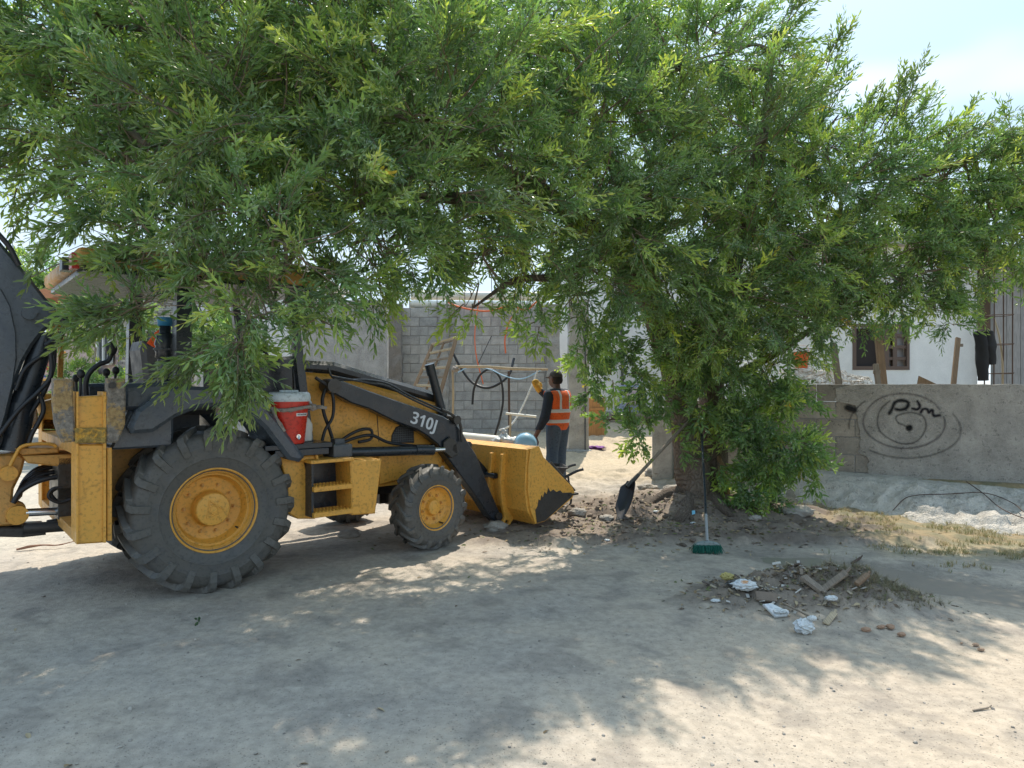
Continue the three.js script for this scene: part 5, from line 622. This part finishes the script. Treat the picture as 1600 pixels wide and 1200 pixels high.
// ---------- a person: implicit surfaces of tapered capsules, meshed by surface nets ----------
function nets(prims, lo, hi, cell, cut) {
  const n = [0, 1, 2].map((k) => Math.ceil((hi[k] - lo[k]) / cell) + 1), f = new Float32Array(n[0] * n[1] * n[2]), at3 = (x, y, z) => x + n[0] * (y + n[1] * z);
  const K = 26, dist = (x, y, z) => {
    let s = 0, sub = -1e9;
    for (const p of prims) {
      const [a, b, ra, rb, sq = 1, ax = 2] = p, ba = [b[0] - a[0], b[1] - a[1], b[2] - a[2]], pa = [x - a[0], y - a[1], z - a[2]]; const l = ba[0] ** 2 + ba[1] ** 2 + ba[2] ** 2, h = l ? Math.min(1, Math.max(0, (pa[0] * ba[0] + pa[1] * ba[1] + pa[2] * ba[2]) / l)) : 0;
      const q = [pa[0] - ba[0] * h, pa[1] - ba[1] * h, pa[2] - ba[2] * h]; q[ax] /= sq; s += Math.exp(-K * 3 * (Math.hypot(...q) - (ra + (rb - ra) * h)));
    }
    let d = -Math.log(s + 1e-30) / (K * 3); if (cut) d = Math.max(d, cut(x, y, z)); return d;
  };
  for (let k = 0; k < n[2]; k++) for (let j = 0; j < n[1]; j++) for (let i = 0; i < n[0]; i++) f[at3(i, j, k)] = dist(lo[0] + i * cell, lo[1] + j * cell, lo[2] + k * cell);
  const id = new Int32Array(f.length).fill(-1), pos = [], idx = [];
  for (let k = 0; k < n[2] - 1; k++) for (let j = 0; j < n[1] - 1; j++) for (let i = 0; i < n[0] - 1; i++) {
    let c = 0, s = [0, 0, 0]; const e = (a, b, ax, o) => { const u = f[a], v = f[b]; if ((u < 0) !== (v < 0)) { const t = u / (u - v), q = [...o]; q[ax] += t; s = s.map((w, m) => w + q[m]); c++; } };
    for (let a = 0; a < 2; a++) for (let b = 0; b < 2; b++) { e(at3(i, j + a, k + b), at3(i + 1, j + a, k + b), 0, [0, a, b]); e(at3(i + a, j, k + b), at3(i + a, j + 1, k + b), 1, [a, 0, b]); e(at3(i + a, j + b, k), at3(i + a, j + b, k + 1), 2, [a, b, 0]); }
    if (c) { id[at3(i, j, k)] = pos.length / 3; pos.push(lo[0] + (i + s[0] / c) * cell, lo[1] + (j + s[1] / c) * cell, lo[2] + (k + s[2] / c) * cell); }
  }
  const quad = (a, b, c, d, fl) => { if (a < 0 || b < 0 || c < 0 || d < 0) return; fl ? idx.push(a, b, c, a, c, d) : idx.push(a, c, b, a, d, c); };
  for (let k = 1; k < n[2] - 1; k++) for (let j = 1; j < n[1] - 1; j++) for (let i = 1; i < n[0] - 1; i++) {
    const v = f[at3(i, j, k)] < 0;
    if (v !== f[at3(i + 1, j, k)] < 0) quad(id[at3(i, j - 1, k - 1)], id[at3(i, j, k - 1)], id[at3(i, j, k)], id[at3(i, j - 1, k)], v);
    if (v !== f[at3(i, j + 1, k)] < 0) quad(id[at3(i - 1, j, k - 1)], id[at3(i - 1, j, k)], id[at3(i, j, k)], id[at3(i, j, k - 1)], v);
    if (v !== f[at3(i, j, k + 1)] < 0) quad(id[at3(i - 1, j - 1, k)], id[at3(i, j - 1, k)], id[at3(i, j, k)], id[at3(i - 1, j, k)], v);
  }
  const g = new THREE.BufferGeometry(); g.setAttribute('position', new THREE.Float32BufferAttribute(pos, 3)); g.setIndex(idx); g.computeVertexNormals(); return g;
}
{
  // axes: x the way the worker faces, y up, -z their left
  const X = 0.665, D = 10.05, t = thing('person', 'worker in orange reflective vest and cap raising a yellow-gloved hand beside the loader bucket', 'person', [X, ground(X, D) - 0.005, -D], 138 * Math.PI / 180);
  const Lh = [0.14, 0.83, -0.34], Le = [0.0, 1.10, -0.30], Ls = [0.0, 1.42, -0.19], Rs = [0.02, 1.43, 0.19], Re = [0.27, 1.30, 0.25], Rh = [0.44, 1.50, 0.10];
  const torso = [[[0, 1.0, 0], [0, 1.2, 0], .105, .112, 1.45], [[0, 1.2, 0], [0.0, 1.38, 0], .112, .115, 1.6], [[0, 1.36, -.12], [0, 1.36, .12], .085, .085], [Ls, [0, 1.45, -.05], .062, .06], [Rs, [0, 1.45, .05], .062, .06]];
  const armL = [[Ls, Le, .062, .048], [Le, Lh, .047, .032]], armR = [[Rs, Re, .062, .048], [Re, Rh, .047, .032]];
  const legs = [[[0, .96, -.09], [0.02, .5, -.11], .098, .062], [[0.02, .5, -.11], [-.03, .08, -.12], .062, .042], [[0, .96, .09], [0.05, .5, .12], .098, .062], [[0.05, .5, .12], [0.02, .08, .14], .062, .042]], feet = [[[-.05, .045, -.12], [.14, .035, -.15], .042, .036], [[0, .045, .14], [.19, .035, .15], .042, .036]];
  const neck = [[[0.0, 1.44, 0], [0.02, 1.56, 0], .052, .05]], hd = [0.045, 1.645, -0.0];
  const headP = [[[hd[0] - .012, hd[1] + .03, 0], [hd[0] - .005, hd[1] + .035, 0], .088, .088, .88], [[hd[0] + .035, hd[1] - .03, 0], [hd[0] + .04, hd[1] - .07, 0], .06, .042, .95], [[hd[0] + .085, hd[1] + .01, 0], [hd[0] + .106, hd[1] - .025, 0], .011, .014], [[hd[0] + .08, hd[1] - .055, -.018], [hd[0] + .08, hd[1] - .055, .018], .012, .012], [[hd[0] - .005, hd[1] + .015, -.085], [hd[0] - .012, hd[1] - .02, -.082], .014, .01], [[hd[0] - .005, hd[1] + .015, .085], [hd[0] - .012, hd[1] - .02, .082], .014, .01], [[hd[0] + .074, hd[1] + .035, -.05], [hd[0] + .082, hd[1] + .036, .05], .013, .013]];
  const hand = (w, dir, side, curl, r = 1) => { // palm, four fingers, thumb
    const d = V(...dir).normalize(), s = V(...side).normalize(), n = d.clone().cross(s), P = (a, b, c) => { const q = V(...w).addScaledVector(d, a).addScaledVector(s, b).addScaledVector(n, c); return [q.x, q.y, q.z]; }, o = [[P(0, 0, 0), P(.05, 0, 0), .026 * r, .032 * r], [P(.05, -.022, 0), P(.08, -.028, 0), .018 * r, .012 * r], [P(.05, .022, 0), P(.08, .028, 0), .018 * r, .012 * r]];
    [[-.033, .062], [-.011, .074], [.011, .07], [.033, .054]].forEach(([b, l]) => { const k = P(.085, b, 0), m = P(.085 + l * .55, b * 1.15, curl * l * .3), e = P(.085 + l * .95 * (1 - curl * .3), b * 1.2, curl * l * .85); o.push([k, m, .0105 * r, .0095 * r], [m, e, .0095 * r, .008 * r]); });
    o.push([P(.025, -.03, 0), P(.06, -.062, .01), .014 * r, .011 * r], [P(.06, -.062, .01), P(.092, -.068, .022), .011 * r, .009 * r]); return o; };
  const skin = mat([0.13, 0.07, 0.05], 0.6), navy = mat([0.022, 0.030, 0.045], 0.9, { map: T.dust, bumpMap: T.dustH, bumpScale: 0.01 }), denim = mat([0.085, 0.12, 0.17], 0.9, { map: T.dust, bumpMap: T.dustH, bumpScale: 0.008 }), orangeM = mat([0.86, 0.14, 0.025], 0.8, { map: T.dust }), silver = mat([0.62, 0.63, 0.62], 0.45), glove = mat([0.62, 0.36, 0.05], 0.85, { map: T.dust });
  const body = merged([nets([...torso, ...armL, ...armR, ...legs, ...feet, ...neck], [-.25, -.02, -.45], [.6, 1.62, .42], .016), nets([...headP, ...neck], [-.09, 1.5, -.14], [.2, 1.8, .14], .006), nets(hand(Lh, [.35, -.95, -.02], [.9, .3, .1], .5), [Lh[0] - .12, Lh[1] - .22, Lh[2] - .12], [Lh[0] + .2, Lh[1] + .06, Lh[2] + .12], .004)]);
  part('body', body, skin, t);
  const inf = (l, r) => l.map((p) => [p[0], p[1], p[2] + r, p[3] + r, ...p.slice(4)]), wr = (x, y, z) => .006 * n3(x * 14, y * 9, z * 14);
  part('shirt', nets(inf([...torso, ...armL, ...armR], .016), [-.3, .7, -.48], [.6, 1.6, .44], .014, (x, y, z) => Math.max(.93 - y + wr(x, y, z), Math.min(1, .05 - Math.hypot(x - Lh[0], y - Lh[1], z - Lh[2])), .045 - Math.hypot(x - Rh[0], y - Rh[1], z - Rh[2]), y - 1.52)), navy, t);
  part('jeans', nets(inf(legs, .018), [-.25, .02, -.3], [.3, 1.1, .32], .014, (x, y, z) => Math.max(.06 - y, y - 1.02) + wr(x, y, z)), denim, t);
  part('shoes', nets(inf(feet, .012), [-.15, -.02, -.25], [.28, .14, .25], .01, (x, y, z) => -y), mat([.05, .04, .035], .8), t).userData.label = 'dark work shoes';
  const vestP = inf(torso, .034), vcut = (x, y, z) => Math.max(.92 - y, y - 1.49, .092 - Math.hypot((x) * 1.0, (y - 1.39) * .8, Math.abs(z) - .235), .1 - Math.hypot(x * .9, y - 1.52, z * 1.1));
  const vest = part('vest', nets(vestP, [-.25, .88, -.3], [.25, 1.55, .3], .012, vcut), orangeM, t);
  for (const [a, b] of [[1.02, 1.075], [1.17, 1.225]]) part('reflective_band', nets(inf(torso, .039), [-.25, a - .03, -.3], [.25, b + .03, .3], .01, (x, y, z) => Math.max(a - y, y - b, vcut(x, y, z) - .004)), silver, vest);
  for (const z of [-.1, .1]) part('reflective_band', nets(inf(torso, .0385), [-.25, 1.2, z - .05], [-.0, 1.52, z + .05], .008, (x, y, q) => Math.max(Math.abs(q - z) - .02, 1.22 - y, vcut(x, y, q) - .004, x + .02)), silver, vest);
  part('glove', nets([...hand(Rh, [.42, .88, -.2], [.3, -.1, -.95], .35, 1.25), [[Re[0] + (Rh[0] - Re[0]) * .55, Re[1] + (Rh[1] - Re[1]) * .55, Re[2] + (Rh[2] - Re[2]) * .55], Rh, .052, .042]], [.2, 1.25, -.12], [.68, 1.78, .32], .005), glove, t);
  const cap = part('cap', [nets([[[hd[0] - .015, hd[1] + .045, 0], [hd[0] - .01, hd[1] + .05, 0], .1, .1, .9]], [-.12, 1.6, -.14], [.2, 1.84, .14], .007, (x, y) => hd[1] + .045 - y + x * .1), lathe([[0.001, 0], [.075, -.003], [.082, -.012], [.07, -.014], [.001, -.01]], 28).scale(1.15, 1, .95).rotateZ(-.12).translate(hd[0] + .085, hd[1] + .05, 0)], mat([.06, .055, .05], .9, { map: T.dust }), t);
  part('hair', nets([[[hd[0] - .03, hd[1] + .0, 0], [hd[0] - .02, hd[1] + .04, 0], .088, .092, .93]], [-.12, 1.52, -.14], [.1, 1.8, .14], .008, (x, y, z) => Math.max(x - hd[0] - .0, hd[1] - .06 - y)), mat([.012, .01, .009], .8), t);
}
// wheelbarrow behind the bucket lip
{
  const w = thing('wheelbarrow', 'dark steel wheelbarrow standing between the loader bucket and the worker', 'wheelbarrow', onGround(0.42, 9.35), 0.1);
  part('tray', plate([[-.36, .30], [-.14, .24], [.12, .26], [.3, .52], [.28, .52], [.1, .29], [-.14, .27], [-.34, .33], [-.42, .58], [-.44, .58]], -.24, .24, .006), M.worn, w);
  for (const z of [-.24, .24]) { part('tray_side', plate([[-.43, .57], [-.35, .32], [-.14, .26], [.11, .28], [.29, .51]], z - .006, z + .006, .002), M.worn, w); part('handle', [tube([[-.62, .2, z * .3], [-.2, .24, z * .8], [.2, .36, z], [.42, .47, z * 1.1], [.5, .49, z * 1.12]], .018, 24)], M.black, w); part('leg', [tube([[.3, .4, z], [.32, .02, z * 1.1], [.18, .02, z * 1.1], [.1, .28, z]], .014, 20)], M.black, w); }
  const wh = part('wheel', [new THREE.TorusGeometry(.15, .045, 10, 28), rod([0, 0, -.05], [0, 0, .05], .11, .11, 20)], M.rubber, w); wh.position.set(-.62, .19, 0);
  // what lies in and behind the bucket
  const b1 = LW(3.62, .99, -.55), jug = thing('blue_jug', 'round pale blue plastic water jug lying behind the bucket rim', 'jug', at(821, 695, 8.9)); part('body', lathe([[.001, .15], [.06, .148], [.12, .12], [.145, .06], [.145, -.12], [.12, -.17], [.03, -.2], [.03, -.25], [.001, -.25]], 32).rotateX(Math.PI / 2 - .2), mat([.26, .46, .60], .35, { phys: true, clearcoat: .3 }), jug); part('rib', [new THREE.TorusGeometry(.146, .008, 8, 40).rotateX(-.2).translate(0, .004, -.02)], mat([.22, .42, .56], .4), jug);
  const bag = thing('plastic_sack', 'crumpled grey-white plastic sack propped on the bucket rim', 'sack', at(787, 692, 8.6)); { const g = lump(.13, .95, 1, .8, 12, .5, 4, 1.7), p = g.attributes.position; for (let i = 0; i < p.count; i++) { const y = p.getY(i), k = 1 - .75 * sm(y, .02, .15); p.setXYZ(i, p.getX(i) * k, y, p.getZ(i) * k); } g.computeVertexNormals(); part('film', g, mat([.5, .54, .56], .4), bag); part('knot', lump(.03, 1, 1.2, 1, 5, .4).translate(0, .14, 0), mat([.5, .54, .56], .4), bag); }
}
// shovel and broom leaning on the trunk
{
  const s = thing('shovel', 'long-handled shovel with a dark blade leaning on the trunk', 'shovel', [0, 0, 0]), p0 = at(988, 752, 8.38), p1 = at(1074, 660, 8.72), d = p0.clone().sub(p1).normalize(); part('handle', taper([p1, p1.clone().lerp(p0, .5), p0], [.018, .02, .021], 10, 20, .05), M.greyWood, s); part('socket', taper([p0.clone().addScaledVector(d, -.12), p0, p0.clone().addScaledVector(d, .1)], [.024, .028, .03], 10, 12), M.worn, s);
  const tip = gp(969, 812, .0), ax = tip.clone().sub(p0).normalize(), len = p0.distanceTo(tip), wid = V(.62, .1, .78); wid.addScaledVector(ax, -wid.dot(ax)).normalize(); const nn = ax.clone().cross(wid);
  const g = new THREE.PlaneGeometry(1, 1, 12, 16), q = g.attributes.position; for (let i = 0; i < q.count; i++) { const x = q.getX(i), k = .5 - q.getY(i), w = .235 * (.55 + .45 * sm(k, 0, .22)) * (1 - .55 * Math.pow(sm(k, .55, 1), 1.6)), c = p0.clone().addScaledVector(ax, len * k).addScaledVector(wid, x * w).addScaledVector(nn, 3.6 * x * x * w * w * 1.6 - .05 * Math.sin(Math.PI * k)); q.setXYZ(i, c.x, c.y, c.z); } g.computeVertexNormals();
  part('blade', g, mat([.04, .04, .045], .55, { metalness: .4, side: THREE.DoubleSide }), s);
  const b = thing('push_broom', 'broom with green bristles and black handle leaning upright on the trunk', 'broom', [0, 0, 0]), h = gp(1105, 864), B = h.clone().add(V(0, .115, 0)), Tt = at(1096, 668, 8.6);
  const mid = B.clone().lerp(Tt, .2); part('handle', rod(B, Tt, .0135), M.black, b); part('white_sleeve', rod(B, mid, .0155), mat([.30, .30, .29], .7), b);
  part('head', plate([[-.13, 0], [.13, 0], [.1, .025], [.03, .04], [-.03, .04], [-.1, .025]], -.03, .03, .008).translate(B.x, B.y - .035, B.z), mat([.25, .29, .28], .7, { map: T.dust }), b);
  const br = []; for (let k = 0; k < 520; k++) { const x = rr(-.125, .125), z = rr(-.028, .03), sp_ = 1 + .22; br.push(rod([B.x + x, B.y - .025, B.z + z], [B.x + x * sp_ + rr(-.025, .025), h.y + rr(0, .03), B.z + z * 2.4 + rr(-.03, .03)], .0028, .0022, 3)); } part('bristles', br, variants([.012, .13, .085], 1, .2, .8, {})[0], b).userData.kind = 'stuff';
}
// ---------- rubbish heap, stones, litter ----------
const put = (n, l, c, px, py, lift, make, grp) => { const p = gp(px, py, lift), t = thing(n, l, c, p, 0, grp); make(t); return t; };
const crumple = (r, sx, sy, sz, seed) => { const g = lump(r, sx, sy, sz, seed, .24, 4, 2.4); return toCreasedNormals(g, .45); };
const bagM = mat([.64, .65, .65], .6, { map: T.dust }), stoneM = mat([.40, .36, .31], .95, { map: T.concrete, bumpMap: T.concreteH, bumpScale: .01 });
put('white_bag', 'round crumpled white plastic bag lying in front of the rubbish heap', 'plastic bag', 1256, 990, .05, (t) => { part('film', crumple(.065, 1, .75, .8, 3), bagM, t); part('knot', crumple(.022, 1.4, .8, 1, 8).translate(.055, .055, 0), bagM, t); });
put('white_bag', 'flattened triangular white bag at the front left of the rubbish heap', 'plastic bag', 1214, 962, .03, (t) => { const g = plate([[-.085, .06], [-.02, .07], [.085, -.01], [.06, -.04], [-.03, -.05]], -.012, .012, .005); g.rotateX(-1.0); part('film', g, bagM, t); part('fold', crumple(.03, 1.8, .4, 1, 6).translate(.02, .01, .02), bagM, t); });
put('white_bag', 'white bag with orange print on the left side of the heap', 'plastic bag', 1163, 930, .05, (t) => { part('film', crumple(.07, 1.3, .55, .9, 9), bagM, t); part('print', crumple(.03, 1.3, .5, .8, 14).translate(.0, .022, .02), mat([.6, .32, .16], .7), t); });
put('yellow_scrap', 'dull yellow foam scrap at the left edge of the heap', 'scrap', 1136, 910, .04, (t) => { part('lump', crumple(.05, 1.1, .6, .8, 5), mat([.46, .38, .14], .9), t); part('flap', crumple(.025, 1.6, .3, 1, 2).translate(.03, -.01, .02), mat([.46, .38, .14], .9), t); });
put('dark_scrap', 'dark rubber scrap beside the yellow foam scrap', 'scrap', 1152, 914, .03, (t) => { part('lump', crumple(.06, 1.4, .5, .8, 15), M.rubber, t); });
put('tile_shard', 'flat brown clay shard in the middle of the heap front', 'shard', 1197, 943, .05, (t) => { const g = plate([[-.08, -.03], [.07, -.045], [.085, .03], [-.07, .05]], -.01, .01, .004); g.rotateX(-.9); part('piece', g, mat([.22, .17, .13], .95, { map: T.concrete }), t); });
put('white_scrap', 'small torn white paper at the centre right of the heap', 'scrap', 1299, 945, .05, (t) => { part('paper', crumple(.03, 1.5, .6, .9, 21), bagM, t); });
const stick = (n, l, a, b, w, th, m, la = .04, lb = .06, grp) => { const p = gp(...a, la), q = gp(...b, lb), t = thing(n, l, 'wood', [0, 0, 0], 0, grp); part('board', bar(p, q, w, th, V(.1, 1, .2)), m, t); const c = p.clone().lerp(q, .97); part('splinter', bar(c, q.clone().add(q.clone().sub(p).multiplyScalar(.18)).add(V(0, .01, 0)), w * .4, th * .7, V(.1, 1, .2)), m, t); };
stick('broken_plank', 'grey broken plank sticking up at the back right of the heap', [1285, 928], [1322, 910], .06, .02, M.greyWood, .03, .10); stick('broken_plank', 'weathered plank end half buried in the heap centre', [1254, 915], [1285, 930], .08, .03, M.greyWood, .06, .03); stick('broken_plank', 'tan driftwood piece on the right side of the heap', [1338, 929], [1356, 921], .04, .03, mat([.25, .17, .11], .9, { map: T.wood }), .05, .06); stick('broken_plank', 'pale flat lath lying at the front right of the heap', [1290, 978], [1304, 962], .045, .012, M.paleWood, .015, .02); stick('thin_stick', 'long thin twig lying across the heap front', [1222, 950], [1270, 970], .014, .012, M.greyWood, .04, .02); stick('thin_stick', 'short round stick on top of the heap', [1224, 893], [1244, 898], .03, .03, M.greyWood, .05, .05); stick('thin_stick', 'bare stick lying on the sand at the far right', [1520, 1112], [1545, 1108], .008, .008, M.greyWood, .006, .008); stick('thin_stick', 'dark stick lying by the puddle', [1330, 884], [1345, 876], .02, .02, M.rebar, .02, .03);
put('grey_stone', 'pale grey stone lying right of the trunk at the apron foot', 'stone', 1245, 803, .03, (t) => { part('stone', lump(.16, 1.2, .5, .8, 4, .2), stoneM, t); });
for (const [px, py, r, l] of [[1030, 742, .2, 'large broken concrete lump left of the trunk'], [1052, 768, .13, 'rounded pale rubble lump at the trunk base'], [1012, 765, .12, 'small rubble lump beside the shovel blade'], [902, 803, .09, 'flat grey stone before the bucket tip'], [775, 826, .12, 'flat grey stone under the loader arm end'], [948, 812, .07, 'dusty stone on the earth left of the shovel'], [1180, 812, .06, 'small stone under the trunk shoots'], [545, 838, .1, 'flat stone on the ground under the tool box']]) put('rubble_stone', l, 'stone', px, py, .02, (t) => { part('stone', lump(r, 1.2, .55, .9, px, .28), stoneM, t); }, 'rubble about the tree');
put('blue_wrapper', 'tiny blue wrapper on the earth before the trunk', 'wrapper', 1083, 803, .015, (t) => { part('film', plate([[-.02, -.03], [.02, -.025], [.03, .03], [-.01, .03]], -.003, .003, .001).rotateX(-.8), mat([.2, .5, .65], .5), t); });
for (const [px, py, l] of [[1083, 818, 'white scrap on the earth just before the trunk'], [948, 845, 'white scrap near the broken road edge'], [1025, 800, 'pale bone-like scrap between shovel and trunk'], [675, 857, 'white scrap under the front wheel'], [1118, 940, 'white crumb left of the rubbish heap'], [838, 814, 'white scrap by the bucket corner']]) put('paper_scrap', l, 'scrap', px, py, .008, (t) => { part('paper', crumple(.022, 1.6, .5, .9, px), bagM, t); }, 'white scraps on the earth');
put('fallen_sprig', 'small green sprig lying on the road before the rear wheel', 'sprig', 312, 974, .01, (t) => { const g = twigGeo(77, .07, 5, .045, .018).rotateX(1.0); part('leaves', g, leafMat, t); t.children[0].material = new THREE.MeshPhysicalMaterial({ color: col(.05, .10, .03), roughness: .9, side: THREE.DoubleSide, transmission: .3 }); });
put('brown_branch', 'dry reddish twig lying on the sunlit road at the far left', 'twig', 70, 858, .02, (t) => { part('stem', taper([[-.22, 0, .1], [-.05, .02, 0], [.1, .01, -.05], [.22, .03, -.14]], [.012, .01, .008, .004], 6, 16, .3, 10), mat([.3, .17, .12], .9), t); part('side_stem', taper([[-.05, .02, 0], [-.12, .03, .08], [-.2, .01, .09]], [.009, .006, .003], 6, 10, .3, 10), mat([.3, .17, .12], .9), t); });
put('brown_husks', 'small pile of brown husks right of the rubbish heap', 'husks', 1372, 988, .02, (t) => { for (let k = 0; k < 6; k++) part('husk', crumple(rr(.014, .028), 1.2, .6, .9, 40 + k).translate(rr(-.1, .14), -.005, rr(-.09, .09)), mat([.36, .22, .14], .9), t); });
put('brown_husks', 'few brown husks lying apart on the sand at right', 'husks', 1525, 1014, .01, (t) => { for (let k = 0; k < 4; k++) part('husk', crumple(rr(.008, .018), 1.2, .6, .9, 60 + k).translate(rr(-.1, .1), 0, rr(-.09, .09)), mat([.36, .24, .16], .9), t); });
// what nobody could count: pebbles, fallen leaves, chips, dry grass
function scatter(name, label, geo, m, n, where, size, color, tilt = .3, lift = 0) {
  const im = new THREE.InstancedMesh(geo, m, n), o = new THREE.Object3D(); let c = 0;
  for (let k = 0; k < n * 20 && c < n; k++) { const w = where(); if (!w) continue; const [X, D] = w, s = size(); o.position.set(X, ground(X, D) + lift * s, -D); o.rotation.set(rr(-tilt, tilt), rr(0, 6.28), rr(-tilt, tilt)); o.scale.set(s * rr(.8, 1.3), s * rr(.7, 1.2), s); o.updateMatrix(); im.setMatrixAt(c, o.matrix); im.setColorAt(c, col(...color())); c++; }
  im.count = c; im.name = name; im.castShadow = im.receiveShadow = true; im.userData.kind = 'stuff'; tag(im, label, name.replace('_', ' ')); scene.add(im);
}
const gauss = () => (R() + R() + R() - 1.5) / 0.9, white = mat([1, 1, 1], .9);
const stoneG = lump(1, 1, .6, .9, 3, .3, 1), chipG = box(1, .18, .5, 0, 0, 0, .05);
const inView = (X, D) => Math.abs(X) < D * .8 + .3;
scatter('pebbles', 'small pebbles and crumbs strewn over the dirt road', stoneG, white, 3600, () => { const D = 2.8 + 9 * R() ** 1.5, X = rr(-1, 1) * (D * .8 + .2), bank = X > -.8 && X < 4.5 && D > 7.1 ? 1 : .32 + .5 * (fbm(X, D) > .1); return R() < bank ? [X, D] : null; }, () => .0025 + .009 * R() ** 6, () => { const k = rr(.6, 1.2); return [.36 * k, .32 * k, .27 * k]; }, .5, .2);
scatter('bank_clods', 'earth clods and small stones on the bank round the tree', stoneG, white, 900, () => { const X = TRUNK[0] - .8 + gauss() * 1.7, D = 8.4 + gauss() * .9; return D > 7.2 && D < 10.2 && X > -.6 ? [X, D] : null; }, () => .006 + .035 * R() ** 6, () => { const k = rr(.5, 1.3); return [.19 * k, .145 * k, .11 * k]; }, .5, .25);
const litterG = (() => { const g = leafGeo(.055, .02); g.translate(0, -.027, 0); g.rotateX(-1.5); return g; })();
scatter('leaf_litter', 'dry fallen leaves scattered under the tree', litterG, mat([1, 1, 1], .85, { side: THREE.DoubleSide }), 2300, () => { const k = R(); if (k < .5) { const X = gauss() * 2.2 + 1.6, D = 8.3 + gauss() * 1.1; return D > 6.9 ? [X, D] : null; } if (k < .75) { const X = HEAP[0] + gauss() * .75, D = HEAP[1] + gauss() * .42; return [X, D]; } const D = rr(3, 9), X = rr(-1, 1) * D * .8; return R() < .04 ? [X, D] : null; }, () => rr(.6, 1.3), () => pick([[.22, .15, .08], [.30, .22, .12], [.16, .11, .07], [.13, .15, .05], [.38, .30, .18]]), .4, .006);
scatter('wood_chips', 'splinters and chips of wood, plastic and paper in the rubbish heap', chipG, white, 900, () => [HEAP[0] - .05 + gauss() * .62, HEAP[1] + gauss() * .34], () => .008 + .05 * R() ** 3, () => pick([[.24, .19, .14], [.34, .28, .2], [.14, .11, .09], [.5, .47, .42], [.2, .18, .15]]), .7, .3);
const bladeG = (() => { const pos = []; for (let k = 0; k < 7; k++) { const a = k * 2.4, l = .6 + .4 * ((k * 37 % 10) / 10), c = Math.cos(a), s = Math.sin(a), w = .016, lean = .35 + .5 * ((k * 53 % 10) / 10); const p = (t, o) => [c * lean * l * t * t + -s * o, l * t * (1 - .35 * lean * t), s * lean * l * t * t + c * o]; pos.push(...p(0, -w), ...p(0, w), ...p(.55, w * .7), ...p(0, -w), ...p(.55, w * .7), ...p(.55, -w * .7), ...p(.55, -w * .7), ...p(.55, w * .7), ...p(1, 0)); } const g = new THREE.BufferGeometry(); g.setAttribute('position', new THREE.Float32BufferAttribute(pos, 3)); g.computeVertexNormals(); return g; })();
const grassM = new THREE.MeshPhysicalMaterial({ roughness: .9, side: THREE.DoubleSide, transmission: .3 });
scatter('dry_grass', 'dry straw and short grass on the verge below the apron', bladeG, grassM, 2600, () => { const X = 3.1 + 4.2 * R(), D = 6.2 + 3.2 * R(); const off = wallD(X) - D; return puddle(X, D) > 1.15 && off > 1.1 * apronW((X - wallX0) / Math.cos(WA)) && n2(X * 1.6 + 3, D * 2.2) + .5 * n2(X * 6, D * 6) > .12 - .25 * (X - 4.8) && inView(X, D) && R() < sm(X, 3.0, 4.6) ? [X, D] : null; }, () => rr(.025, .085), () => pick([[.40, .32, .15], [.46, .36, .18], [.28, .26, .10], [.17, .21, .07], [.34, .27, .13]]), .3, 0);
scatter('heap_straw', 'dry weeds and straw on the right half of the rubbish heap', bladeG, grassM, 1500, () => { const X = HEAP[0] + .45 + gauss() * .42, D = HEAP[1] - .1 + gauss() * .25; return [X, D]; }, () => rr(.03, .09), () => pick([[.30, .25, .14], [.24, .21, .12], [.19, .19, .09], [.16, .13, .08]]), .9, 0);
renderer.render(scene, camera);
